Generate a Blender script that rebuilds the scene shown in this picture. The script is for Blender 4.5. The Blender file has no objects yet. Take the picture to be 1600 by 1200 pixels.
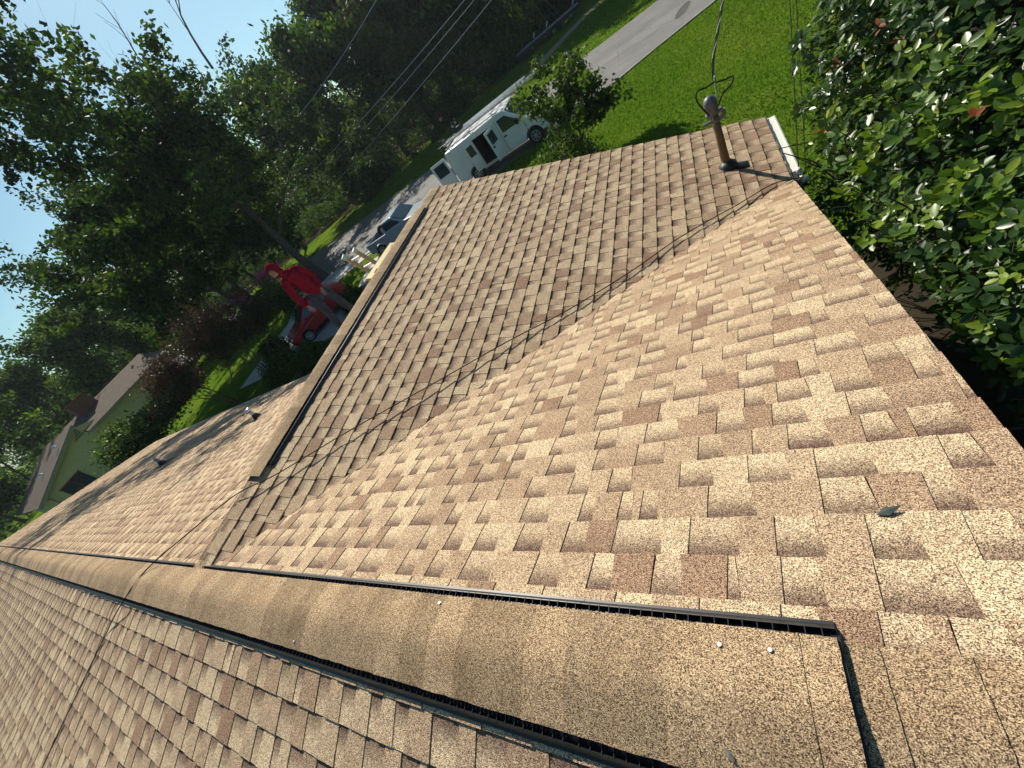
import bpy, bmesh, math, random
import numpy as np
from mathutils import Vector, Matrix

SC = bpy.context.scene
COL = SC.collection

# ------------------------------------------------------------------ camera
CAM_R = np.array([[0.8027826, 0.1968144, -0.5628536],
                  [-0.2145829, -0.7853516, -0.5806695],
                  [-0.5563221, 0.5869301, -0.5882336]])      # rows: right, down, forward
CAM_C = np.array([0.0, -0.0772, 1.2852])
CAM_F = 628.5                                                 # pixels at 1600 wide
cam = bpy.data.cameras.new('camera')
cam.sensor_fit = 'HORIZONTAL'; cam.sensor_width = 36.0
cam.lens = CAM_F / 1600 * 36.0
cam.clip_start = 0.02; cam.clip_end = 3000
cam_ob = bpy.data.objects.new('camera', cam); COL.objects.link(cam_ob)
m = Matrix.Identity(4)
for i in range(3):
    m[i][0] = CAM_R[0][i]; m[i][1] = -CAM_R[1][i]; m[i][2] = -CAM_R[2][i]; m[i][3] = CAM_C[i]
cam_ob.matrix_world = m
SC.camera = cam_ob

# ------------------------------------------------------------------ world, sun, exposure
SUN_EL = math.radians(39.5); SUN_AZ = math.radians(-44)        # azimuth from +Y towards +X
S = Vector((math.sin(SUN_AZ) * math.cos(SUN_EL), math.cos(SUN_AZ) * math.cos(SUN_EL), math.sin(SUN_EL)))
world = bpy.data.worlds.new('World'); SC.world = world; world.use_nodes = True
wn = world.node_tree.nodes; wl = world.node_tree.links
for n in list(wn): wn.remove(n)
wo = wn.new('ShaderNodeOutputWorld'); bg = wn.new('ShaderNodeBackground'); sky = wn.new('ShaderNodeTexSky')
sky.sky_type = 'NISHITA'; sky.sun_disc = False
sky.sun_elevation = SUN_EL; sky.sun_rotation = SUN_AZ
sky.air_density = 1.0; sky.dust_density = 0.6; sky.ozone_density = 1.0
bg.inputs['Strength'].default_value = 0.06
tint = wn.new('ShaderNodeMix'); tint.data_type = 'RGBA'; tint.blend_type = 'MULTIPLY'; tint.inputs[0].default_value = 1.0; tint.inputs[7].default_value = (.76, 1.03, 1.05, 1)   # camera white balance
wl.new(sky.outputs[0], tint.inputs[6]); wl.new(tint.outputs[2], bg.inputs[0]); wl.new(bg.outputs[0], wo.inputs[0])
sl = bpy.data.lights.new('sun', 'SUN'); sl.energy = 4.6; sl.angle = math.radians(0.5); sl.color = (1.0, 0.93, 0.82)
so = bpy.data.objects.new('sun', sl); COL.objects.link(so)
so.rotation_euler = (-S).to_track_quat('-Z', 'Y').to_euler(); so.location = (-20, 20, 30)
vs = SC.view_settings
vs.view_transform = 'Standard'; vs.look = 'None'; vs.exposure = 0.57; vs.gamma = 1.0; vs.use_curve_mapping = False
SC.cycles.max_bounces = 6; SC.cycles.diffuse_bounces = 3; SC.cycles.glossy_bounces = 2
SC.cycles.transmission_bounces = 4; SC.cycles.transparent_max_bounces = 4

# ------------------------------------------------------------------ camera maths used for layout only
def ray(px):
    d = CAM_R.T @ np.array([(px[0] - 800) / CAM_F, (px[1] - 600) / CAM_F, 1.0]); return d / np.linalg.norm(d)
def pz(px, z): d = ray(px); return CAM_C + d * (z - CAM_C[2]) / d[2]
def py_(px, y): d = ray(px); return CAM_C + d * (y - CAM_C[1]) / d[1]
def at(px, t): return CAM_C + ray(px) * t
def project(P):
    d = (np.asarray(P, float) - CAM_C) @ CAM_R.T
    return 800 + CAM_F * d[..., 0] / d[..., 2], 600 + CAM_F * d[..., 1] / d[..., 2], d[..., 2]

# ------------------------------------------------------------------ object helpers
def prop(o, label=None, cat=None, group=None, kind=None):
    if label: o['label'] = label
    if cat: o['category'] = cat
    if group: o['group'] = group
    if kind: o['kind'] = kind
    return o
def link(name, me, mat=None, parent=None):
    o = bpy.data.objects.new(name, me); COL.objects.link(o)
    if mat is not None and me is not None and len(me.materials) == 0: me.materials.append(mat)
    if parent is not None: o.parent = parent
    return o
def empty(name, label=None, cat=None, group=None, loc=(0, 0, 0), rz=0.0):
    o = bpy.data.objects.new(name, None); COL.objects.link(o); o.location = loc; o.rotation_euler = (0, 0, rz)
    o.empty_display_size = 0.2
    return prop(o, label, cat, group)
def mesh_py(name, vs_, fs): me = bpy.data.meshes.new(name); me.from_pydata([tuple(v) for v in vs_], [], fs); me.update(); return me
def mesh_np(name, V, F, col=None):
    """V (n,3), F (m,k) with constant k"""
    me = bpy.data.meshes.new(name); n = len(V); mm, k = F.shape
    me.vertices.add(n); me.vertices.foreach_set('co', np.ascontiguousarray(V, np.float32).ravel())
    me.loops.add(mm * k); me.loops.foreach_set('vertex_index', np.ascontiguousarray(F, np.int32).ravel())
    me.polygons.add(mm); me.polygons.foreach_set('loop_start', np.arange(0, mm * k, k, dtype=np.int32))
    if col is not None: add_col(me, col)
    me.update(calc_edges=True); return me
def add_col(me, col, name='tile'):
    a = me.color_attributes.new(name, 'FLOAT_COLOR', 'POINT')
    c = np.ones((len(col), 4), np.float32); c[:, :col.shape[1]] = col
    a.data.foreach_set('color', c.ravel())
def bm_mesh(name, bm, smooth=False):
    me = bpy.data.meshes.new(name); bm.normal_update(); bm.to_mesh(me); bm.free()
    if smooth:
        me.polygons.foreach_set('use_smooth', [True] * len(me.polygons))
    return me
def bm_box(bm, lo, hi, bevel=0.0, seg=1):
    r = bmesh.ops.create_cube(bm, size=1.0); vv = r['verts']
    c = [(a + b) / 2 for a, b in zip(lo, hi)]; s = [abs(b - a) for a, b in zip(lo, hi)]
    for v in vv: v.co = Vector((v.co.x * s[0] + c[0], v.co.y * s[1] + c[1], v.co.z * s[2] + c[2]))
    if bevel > 0:
        es = list({e for v in vv for e in v.link_edges})
        bmesh.ops.bevel(bm, geom=es, offset=bevel, segments=seg, affect='EDGES', profile=0.5)
def bm_bar(bm, p0, p1, w, h=None, up=(0, 0, 1)):
    h = w if h is None else h
    p0 = Vector(p0); p1 = Vector(p1); d = (p1 - p0).normalized(); u = Vector(up)
    if abs(d.dot(u)) > .98: u = Vector((1, 0, 0))
    s = d.cross(u).normalized(); u = s.cross(d).normalized()
    vv = [bm.verts.new(p + s * (a * w / 2) + u * (b * h / 2)) for p in (p0, p1) for a, b in ((-1, -1), (1, -1), (1, 1), (-1, 1))]
    for f in ((0, 1, 2, 3), (7, 6, 5, 4), (0, 4, 5, 1), (1, 5, 6, 2), (2, 6, 7, 3), (3, 7, 4, 0)): bm.faces.new([vv[i] for i in f])
def bm_tube(bm, pts, rad, n=8, cap=True):
    pts = [Vector(p) for p in pts]; rad = [rad] * len(pts) if not hasattr(rad, '__len__') else rad
    rings = []; prev = None
    for i, p in enumerate(pts):
        d = (pts[min(i + 1, len(pts) - 1)] - pts[max(i - 1, 0)]).normalized()
        if prev is None:
            a = d.cross(Vector((0, 0, 1)))
            if a.length < .05: a = d.cross(Vector((1, 0, 0)))
        else: a = prev - d * prev.dot(d)
        a.normalize(); prev = a; b = d.cross(a)
        rings.append([bm.verts.new(p + (a * math.cos(t) + b * math.sin(t)) * rad[i]) for t in [2 * math.pi * k / n for k in range(n)]])
    for r0, r1 in zip(rings, rings[1:]):
        for k in range(n): bm.faces.new((r0[k], r0[(k + 1) % n], r1[(k + 1) % n], r1[k]))
    if cap: bm.faces.new(rings[0][::-1]); bm.faces.new(rings[-1])
def bm_prism(bm, poly, axis, a0, a1, bevel=0.0):
    """polygon of 2D points swept along axis ('x','y','z') from a0 to a1"""
    def mk(p, a): return {'y': (p[0], a, p[1]), 'x': (a, p[0], p[1]), 'z': (p[0], p[1], a)}[axis]
    A = [bm.verts.new(mk(p, a0)) for p in poly]; B = [bm.verts.new(mk(p, a1)) for p in poly]; n = len(poly)
    fs = [bm.faces.new(A), bm.faces.new(B[::-1])]
    for i in range(n): fs.append(bm.faces.new((A[i], B[i], B[(i + 1) % n], A[(i + 1) % n])))
    bmesh.ops.recalc_face_normals(bm, faces=fs)
    if bevel > 0:
        es = list({e for f in fs for e in f.edges})
        bmesh.ops.bevel(bm, geom=es, offset=bevel, segments=2, affect='EDGES', profile=0.5)
def bm_cyl(bm, c, axis, r, l, n=20, r2=None):
    c = Vector(c); ax = Vector(axis).normalized()
    bm_tube(bm, [c - ax * l / 2, c + ax * l / 2], [r, r if r2 is None else r2], n)
def part(name, fn, mat, parent, smooth=False, label=None):
    bm = bmesh.new(); fn(bm); o = link(name, bm_mesh(name, bm, smooth), mat, parent)
    if label: o['label'] = label
    return o
def box(name, lo, hi, mat, parent, bevel=0.0): return part(name, lambda b: bm_box(b, lo, hi, bevel), mat, parent)
def tube(name, pts, r, mat, parent, n=8): return part(name, lambda b: bm_tube(b, pts, r, n), mat, parent, True)
def copy_tree(o, parent=None):
    c = o.copy(); COL.objects.link(c)
    if parent is not None: c.parent = parent
    for ch in list(o.children): copy_tree(ch, c)
    return c

# ------------------------------------------------------------------ materials
class NT:
    def __init__(s, name, rough=0.8, spec=0.3):
        s.m = bpy.data.materials.new(name); s.m.use_nodes = True; s.t = s.m.node_tree
        s.p = s.t.nodes['Principled BSDF']; s.p.inputs['Roughness'].default_value = rough
        s.p.inputs['Specular IOR Level'].default_value = spec; s.out = s.t.nodes['Material Output']
    def n(s, typ, **kw):
        x = s.t.nodes.new(typ)
        for k, v in kw.items(): setattr(x, k, v)
        return x
    def l(s, a, b): s.t.links.new(a, b)
    def pos(s): return s.n('ShaderNodeNewGeometry').outputs['Position']
    def noise(s, vec, scale, detail=3, rough=.55, w=None):
        x = s.n('ShaderNodeTexNoise'); x.inputs['Scale'].default_value = scale; x.inputs['Detail'].default_value = detail
        x.inputs['Roughness'].default_value = rough; s.l(vec, x.inputs['Vector']); return x.outputs['Fac']
    def ramp(s, fac, stops):
        x = s.n('ShaderNodeValToRGB'); e = x.color_ramp.elements
        while len(e) < len(stops): e.new(0.5)
        for el, (p, c) in zip(e, stops): el.position = p; el.color = (*c, 1) if len(c) == 3 else c
        s.l(fac, x.inputs['Fac']); return x.outputs['Color']
    def mix(s, fac, a, b, mode='MIX'):
        x = s.n('ShaderNodeMix', data_type='RGBA', blend_type=mode)
        for sock, v in ((x.inputs[0], fac), (x.inputs[6], a), (x.inputs[7], b)):
            if hasattr(v, 'is_output'): s.l(v, sock)
            else: sock.default_value = v if not isinstance(v, tuple) else (*v, 1)
        return x.outputs[2]
    def math(s, op, a, b=0.0, clamp=False):
        x = s.n('ShaderNodeMath', operation=op, use_clamp=clamp)
        for sock, v in ((x.inputs[0], a), (x.inputs[1], b)):
            if hasattr(v, 'is_output'): s.l(v, sock)
            else: sock.default_value = v
        return x.outputs[0]
    def bump(s, h, strength, dist):
        x = s.n('ShaderNodeBump'); x.inputs['Strength'].default_value = strength; x.inputs['Distance'].default_value = dist
        s.l(h, x.inputs['Height']); s.l(x.outputs[0], s.p.inputs['Normal'])
    def col(s, c):
        if hasattr(c, 'is_output'): s.l(c, s.p.inputs['Base Color'])
        else: s.p.inputs['Base Color'].default_value = (*c, 1)

def mat_plain(name, c, rough=.6, spec=.3, metal=0.0, var=.12, scale=8.0):
    t = NT(name, rough, spec); t.p.inputs['Metallic'].default_value = metal
    nz = t.noise(t.pos(), scale, 4)
    lo = tuple(x * (1 - var) for x in c); hi = tuple(min(1, x * (1 + var)) for x in c)
    t.col(t.ramp(nz, [(.3, lo), (.7, hi)])); return t.m

def granules(t, base):
    """mineral granules: small cells of lighter, tan and dark brown grit over the base colour"""
    P = t.pos()
    v = t.n('ShaderNodeTexVoronoi'); v.inputs['Scale'].default_value = 560; t.l(P, v.inputs['Vector'])
    sep = t.n('ShaderNodeSeparateColor'); t.l(v.outputs['Color'], sep.inputs[0])
    g = t.ramp(sep.outputs[0], [(0, (.10, .078, .066)), (.26, (.30, .25, .22)), (.44, (.92, .87, .80)), (.74, (1.42, 1.44, 1.36)), (1, (2.3, 2.42, 2.2))])
    c = t.mix(1.0, base, g, 'MULTIPLY')
    v2 = t.n('ShaderNodeTexVoronoi'); v2.inputs['Scale'].default_value = 160; t.l(P, v2.inputs['Vector'])
    sep2 = t.n('ShaderNodeSeparateColor'); t.l(v2.outputs['Color'], sep2.inputs[0])
    g2 = t.ramp(sep2.outputs[1], [(0, (.88, .87, .86)), (.5, (1, 1, 1)), (1, (1.12, 1.12, 1.1))])
    c = t.mix(1.0, c, g2, 'MULTIPLY')
    big = t.ramp(t.noise(P, 2.3, 5, .65), [(.25, (.86, .85, .84)), (.5, (1, 1, 1)), (.8, (1.10, 1.09, 1.07))])
    c = t.mix(1.0, c, big, 'MULTIPLY')
    t.bump(v.outputs['Distance'], .55, .0016)
    return c

def mat_shingle():
    t = NT('shingle', .92, .18)
    a = t.n('ShaderNodeAttribute', attribute_name='tile'); sp = t.n('ShaderNodeSeparateColor'); t.l(a.outputs['Color'], sp.inputs[0])
    tone = t.ramp(sp.outputs[0], [(0, (.55, .425, .29)), (.35, (.43, .315, .215)), (.65, (.36, .248, .17)), (1, (.27, .17, .117))])
    gr = t.n('ShaderNodeMapRange', interpolation_type='SMOOTHSTEP'); gr.inputs[1].default_value = .18; gr.inputs[2].default_value = .92
    jit = t.math('ADD', sp.outputs[2], t.math('MULTIPLY', t.math('SUBTRACT', t.noise(t.pos(), 60, 2), .5), .35))
    t.l(jit, gr.inputs[0])
    dark = t.math('MULTIPLY', gr.outputs[0], sp.outputs[1])
    base = t.mix(dark, tone, (.112, .066, .055))
    t.col(granules(t, base)); return t.m
def mat_cap():
    t = NT('cap_shingle', .92, .18)
    nz = t.noise(t.pos(), 7, 4, .6)
    base = t.ramp(nz, [(.3, (.275, .190, .121)), (.5, (.315, .225, .145)), (.72, (.36, .262, .17))])
    oi = t.n('ShaderNodeObjectInfo'); base = t.mix(1.0, base, t.ramp(oi.outputs['Random'], [(0, (.80, .79, .77)), (.5, (1, 1, 1)), (1, (1.2, 1.19, 1.17))]), 'MULTIPLY')
    t.col(granules(t, base)); return t.m

def mat_leaf(name, stops, trans=.35, rough=.5, spec=.3, tcol=None, attr='tile'):
    t = NT(name, rough, spec)
    a = t.n('ShaderNodeAttribute', attribute_name=attr); sp = t.n('ShaderNodeSeparateColor'); t.l(a.outputs['Color'], sp.inputs[0])
    c = t.ramp(sp.outputs[0], stops)
    t.col(c)
    tr = t.n('ShaderNodeBsdfTranslucent'); mx = t.n('ShaderNodeMixShader'); mx.inputs[0].default_value = trans
    c2 = t.mix(1.0, c, tcol or (1.3, 1.45, .5), 'MULTIPLY'); t.l(c2, tr.inputs[0])
    t.l(t.p.outputs[0], mx.inputs[1]); t.l(tr.outputs[0], mx.inputs[2]); t.l(mx.outputs[0], t.out.inputs[0])
    return t.m

def mat_grass():
    t = NT('grass', 1.0, .0); P = t.pos()
    c = t.ramp(t.noise(P, .35, 6, .6), [(.25, (.060, .118, .010)), (.45, (.085, .158, .013)), (.6, (.118, .172, .020)), (.78, (.165, .178, .042))])
    f = t.ramp(t.noise(P, 9, 6, .8), [(.25, (.45, .5, .4)), (.5, (1, 1, 1)), (.75, (1.55, 1.5, 1.4))])
    t.col(t.mix(1.0, c, f, 'MULTIPLY')); t.bump(t.noise(P, 14, 5, .8), 1.0, .06); return t.m
def mat_asphalt():
    t = NT('asphalt', .88, .25); P = t.pos()
    c = t.ramp(t.noise(P, .5, 6, .65), [(.3, (.150, .145, .135)), (.55, (.185, .18, .168)), (.75, (.215, .21, .195))])
    f = t.ramp(t.noise(P, 40, 4, .8), [(.3, (.75, .75, .75)), (.7, (1.22, 1.22, 1.22))])
    cr = t.n('ShaderNodeTexVoronoi', feature='DISTANCE_TO_EDGE'); cr.inputs['Scale'].default_value = .35
    t.l(P, cr.inputs['Vector'])
    k = t.ramp(cr.outputs[0], [(0, (.72, .72, .72)), (.012, (1, 1, 1))])
    t.col(t.mix(1.0, t.mix(1.0, c, f, 'MULTIPLY'), k, 'MULTIPLY')); t.bump(t.noise(P, 60, 3), .4, .01); return t.m
def mat_concrete(name, c, spec=.2):
    t = NT(name, .9, spec); P = t.pos()
    k = t.ramp(t.noise(P, 1.3, 6, .65), [(.3, tuple(x * .78 for x in c)), (.7, tuple(x * 1.12 for x in c))])
    f = t.ramp(t.noise(P, 30, 4, .8), [(.3, (.85, .85, .85)), (.7, (1.12, 1.12, 1.12))])
    t.col(t.mix(1.0, k, f, 'MULTIPLY')); t.bump(t.noise(P, 40, 3), .3, .006); return t.m
def mat_bark(name, a, b):
    t = NT(name, .95, .1); P = t.pos()
    mp = t.n('ShaderNodeMapping'); mp.inputs['Scale'].default_value = (6, 6, 1.2); t.l(P, mp.inputs[0])
    z = t.noise(mp.outputs[0], 2.5, 6, .7); t.col(t.ramp(z, [(.3, a), (.7, b)])); t.bump(z, .9, .05); return t.m
def mat_brick(name, a, b, mortar, sc=4.0):
    t = NT(name, .9, .2)
    br = t.n('ShaderNodeTexBrick'); br.inputs['Color1'].default_value = (*a, 1); br.inputs['Color2'].default_value = (*b, 1)
    br.inputs['Mortar'].default_value = (*mortar, 1); br.inputs['Scale'].default_value = sc
    mp = t.n('ShaderNodeMapping'); mp.inputs['Rotation'].default_value = (math.radians(90), 0, 0)
    t.l(t.pos(), mp.inputs[0]); t.l(mp.outputs[0], br.inputs['Vector']); t.col(br.outputs['Color']); return t.m
def mat_glass(name, c): 
    t = NT(name, .06, .6); nz = t.noise(t.pos(), 1.5, 2); t.col(t.ramp(nz, [(.3, c), (.7, tuple(min(1, x * 1.5) for x in c))])); return t.m

M = {}
M['shingle'] = mat_shingle(); M['cap'] = mat_cap()
M['deck'] = mat_plain('felt_underlay', (.05, .045, .04), .95)
M['vent'] = mat_plain('black_vent_plastic', (.018, .019, .021), .42, .45, var=.25)
M['fascia'] = mat_plain('painted_fascia', (.62, .60, .53), .6, var=.06)
M['gutter'] = mat_plain('cream_gutter', (.72, .70, .60), .4, .4, var=.05)
M['hwall'] = mat_brick('house_brick', (.24, .12, .08), (.30, .16, .11), (.35, .33, .30))
M['grass'] = mat_grass(); M['asphalt'] = mat_asphalt()
M['patch'] = mat_concrete('asphalt_patch', (.085, .083, .078))
M['concrete'] = mat_concrete('concrete', (.52, .50, .45)); M['concrete_grey'] = mat_concrete('grey_concrete', (.30, .295, .28))
M['dirt'] = mat_concrete('dirt', (.33, .26, .17), 0); M['mulch'] = mat_concrete('mulch', (.045, .036, .024), 0)
M['bark'] = mat_bark('bark', (.045, .036, .028), (.11, .09, .07))
M['bark_pale'] = mat_bark('pale_bark', (.09, .07, .052), (.20, .165, .125))
M['leaf_oak'] = mat_leaf('oak_leaf', [(0, (.018, .038, .013)), (.5, (.036, .070, .017)), (1, (.090, .135, .026))], .38, .6, .12)
M['leaf_wood'] = mat_leaf('woodland_leaf', [(0, (.022, .046, .014)), (.5, (.050, .094, .019)), (1, (.135, .190, .032))], .42, .6, .12)
M['leaf_olive'] = mat_leaf('olive_leaf', [(0, (.040, .045, .020)), (.5, (.070, .076, .032)), (1, (.115, .115, .05))], .25, .7, .08)
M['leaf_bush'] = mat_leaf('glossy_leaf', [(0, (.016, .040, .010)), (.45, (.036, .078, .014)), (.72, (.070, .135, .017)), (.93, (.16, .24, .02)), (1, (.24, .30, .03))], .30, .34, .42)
M['leaf_red'] = mat_leaf('red_leaf', [(0, (.20, .035, .015)), (1, (.38, .10, .03))], .4, .3, .5, (1.3, .8, .5))
M['leaf_myrtle'] = mat_leaf('myrtle_leaf', [(0, (.030, .042, .016)), (.45, (.055, .060, .024)), (.75, (.10, .062, .038)), (1, (.17, .070, .052))], .28, tcol=(1.3, 1.15, .6))
M['flower'] = mat_leaf('pink_flower', [(0, (.60, .07, .24)), (1, (.80, .22, .42))], .4, .7, .2, (1.2, .8, .9))
M['leaf_young'] = mat_leaf('young_leaf', [(0, (.016, .034, .010)), (.5, (.042, .080, .016)), (1, (.13, .19, .03))], .35, .55, .2)
M['blade'] = mat_leaf('grass_blade', [(0, (.070, .130, .010)), (.55, (.118, .205, .015)), (1, (.22, .245, .05))], .4, .7, .05)

# ================================================================== SETTING
GZ = -4.1
def sheet(name, pts, z, mat, kind='structure'):
    me = mesh_py(name, [(p[0], p[1], z) for p in pts], [list(range(len(pts)))])
    return prop(link(name, me, mat), kind=kind)
gb = bmesh.new(); bmesh.ops.create_grid(gb, x_segments=40, y_segments=40, size=600)
for v in gb.verts: v.co.z = GZ
prop(link('ground', bm_mesh('ground', gb), M['grass']), kind='structure')
near_edge = [(60, 42), (30, 33.2), (8, 26.6), (1, 24.1), (-1.7, 23), (-4.4, 21.7), (-8, 20.4), (-14, 20.0), (-20, 20.8), (-31, 22.0), (-60, 24), (-140, 30)]
far_edge = [(-140, 38.5), (-60, 33), (-37, 31.8), (-22.8, 31.8), (-6.2, 31.2), (-1.3, 31.5), (10, 34.5), (30, 41.5), (60, 51)]
rb = bmesh.new()
def strip(bm, A, B, z):
    va = [bm.verts.new((*p, z)) for p in A]; vb = [bm.verts.new((*p, z)) for p in B]
    for i in range(len(A) - 1): bm.faces.new((va[i], va[i + 1], vb[i + 1], vb[i]))
def polyline_strip(pts, w):
    A = []; B = []
    for i, p in enumerate(pts):
        a = np.array(pts[max(i - 1, 0)]); b = np.array(pts[min(i + 1, len(pts) - 1)]); d = (b - a) / np.linalg.norm(b - a); n = np.array([-d[1], d[0]])
        A.append(tuple(np.array(p) + n * w / 2)); B.append(tuple(np.array(p) - n * w / 2))
    return A, B
def resample(pts, n):
    P = np.array(pts, float); L = np.concatenate([[0], np.cumsum(np.linalg.norm(np.diff(P, axis=0), axis=1))])
    t = np.linspace(0, L[-1], n); return [tuple(np.interp(tt, L, P[:, k]) for k in range(P.shape[1])) for tt in t]
strip(rb, resample(near_edge, 40), resample(far_edge[::-1], 40), GZ + .004)
prop(link('road', bm_mesh('road', rb), M['asphalt']), kind='structure')
# road repair patches
for c, rx, ry, nm in (((-.3, 26.2), .30, .9, 'road_patch'),):
    me = mesh_py(nm, [(c[0] + rx * math.cos(t) + .25 * ry * math.sin(t), c[1] + ry * math.sin(t), GZ + .008) for t in [k * math.pi / 12 for k in range(24)]], [list(range(24))])
    prop(link(nm, me, M['patch'] if c[0] > -1 else M['concrete_grey']), kind='structure')
# concrete edging along the near side of the road
cb = bmesh.new(); A, B = polyline_strip(resample([(2, 24.45), (-1.7, 22.95), (-4.4, 21.62), (-6, 21.05)], 12), .13); strip(cb, A, B, GZ + .03)
for f in list(cb.faces): pass
r = bmesh.ops.extrude_face_region(cb, geom=list(cb.faces)); bmesh.ops.translate(cb, verts=[v for v in r['geom'] if isinstance(v, bmesh.types.BMVert)], vec=(0, 0, .03))
prop(link('road_edging', bm_mesh('road_edging', cb), M['concrete_grey']), kind='structure')
# driveways and walks
sheet('driveway', [(-34, 22.6), (-20.2, 21.0), (-20.4, 20.5), (-23.2, 19.2), (-24.6, 17.2), (-24.8, 11.0), (-27.6, 11.0), (-27.8, 17), (-30, 20)], GZ + .012, M['concrete'])
sheet('parking_pad', [(-24.0, 11.8), (-12.0, 11.8), (-12.0, 19.8), (-16.6, 20.3), (-18.2, 18.6), (-18.6, 15.2), (-24.0, 14.6)], GZ + .016, M['concrete_grey'])
sheet('walkway', [(-19.4, 19.0), (-18.6, 19.1), (-17.9, 16.2), (-18.6, 15.8)], GZ + .020, M['concrete'])
db = bmesh.new(); A, B = polyline_strip(resample([(-17, 32.2), (-14.5, 33.9), (-12.1, 36.6), (-10.1, 41.2), (-7.6, 44.8), (-3, 48), (6, 52)], 24), 1.7); strip(db, A, B, GZ + .008)
prop(link('dirt_track', bm_mesh('dirt_track', db), M['dirt']), kind='structure')
sheet('shade_sheet', [(.2, -6), (3.8, -6), (4.2, 3), (3.6, 6.4), (1.0, 6.6), (.2, 5.8)], GZ + .012, M['mulch'])  # mulch-coloured sheet added to blacken the shaded gap between wall and bush
sheet('leaf_litter', [(-120, 36), (-60, 38), (-40, 41), (-27, 43), (-24, 50), (-15, 55), (0, 60), (40, 64), (40, 160), (-120, 160)], GZ + .01, M['mulch'])

# ================================================================== HOUSE
PITCH = 1 / 3.0
CT = 1 / math.sqrt(1 + PITCH ** 2); ST = PITCH * CT
EXP = 0.143
XT, YG, XR, XL = -4.05, 6.06, 0.45, -22.6        # wing ridge x, wing gable y, right and left gable ends
WHALF = 4.5; EAVE_F = 5.06; EAVE_B = 5.2
house = empty('house', 'long single-storey house with tan shingled gable roofs filling the foreground', 'house', loc=(-10, 0, GZ))
HINV = Matrix.Translation((10, 0, -GZ))
def hpart(name, me, mat, parent=None):
    o = link(name, me, mat, parent or house)
    if (parent or house) is house: o.location = (10, 0, -GZ)
    return o
def hfn(name, fn, mat, parent=None, smooth=False):
    bm = bmesh.new(); fn(bm); return hpart(name, bm_mesh(name, bm, smooth), mat, parent)

# roof deck (felt under the shingles), one closed thin shell per slope
def deck(bm):
    def sl(pts):
        top = [bm.verts.new((x, y, z - .006)) for x, y, z in pts]; bot = [bm.verts.new((x, y, z - .07)) for x, y, z in pts]; n = len(pts)
        bm.faces.new(top); bm.faces.new(bot[::-1])
        for i in range(n): bm.faces.new((top[i], bot[i], bot[(i + 1) % n], top[(i + 1) % n]))
    zf = lambda y: -abs(y) * PITCH
    ye = XR - XT
    sl([(XT, 0, 0), (XR, 0, 0), (XR, ye, zf(ye))])                                   # front slope right of the wing
    sl([(XL, 0, 0), (XT, 0, 0), (XT - EAVE_F, EAVE_F, zf(EAVE_F)), (XL, EAVE_F, zf(EAVE_F))])
    sl([(XR, 0, 0), (XL, 0, 0), (XL, -EAVE_B, zf(EAVE_B)), (XR, -EAVE_B, zf(EAVE_B))])
    zw = lambda x: -abs(x - XT) * PITCH
    sl([(XT, 0, 0), (XR, ye, zw(XR)), (XR, YG, zw(XR)), (XT, YG, 0)])
    xl = XT - WHALF
    sl([(XT, 0, 0), (XT, YG, 0), (xl, YG, zw(xl)), (xl, WHALF, zw(xl))])
    bmesh.ops.recalc_face_normals(bm, faces=list(bm.faces))
roof = hfn('roof', deck, M['deck'])

def clip_poly(poly, hps):
    for a, b, c in hps:
        out = []; n = len(poly)
        for i in range(n):
            p, q = poly[i], poly[(i + 1) % n]; dp = a * p[0] + b * p[1] - c; dq = a * q[0] + b * q[1] - c
            if dp <= 0: out.append(p)
            if (dp < 0 < dq) or (dq < 0 < dp):
                t = dp / (dp - dq); out.append((p[0] + (q[0] - p[0]) * t, p[1] + (q[1] - p[1]) * t))
        poly = out
        if len(poly) < 3: return []
    return poly

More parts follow.
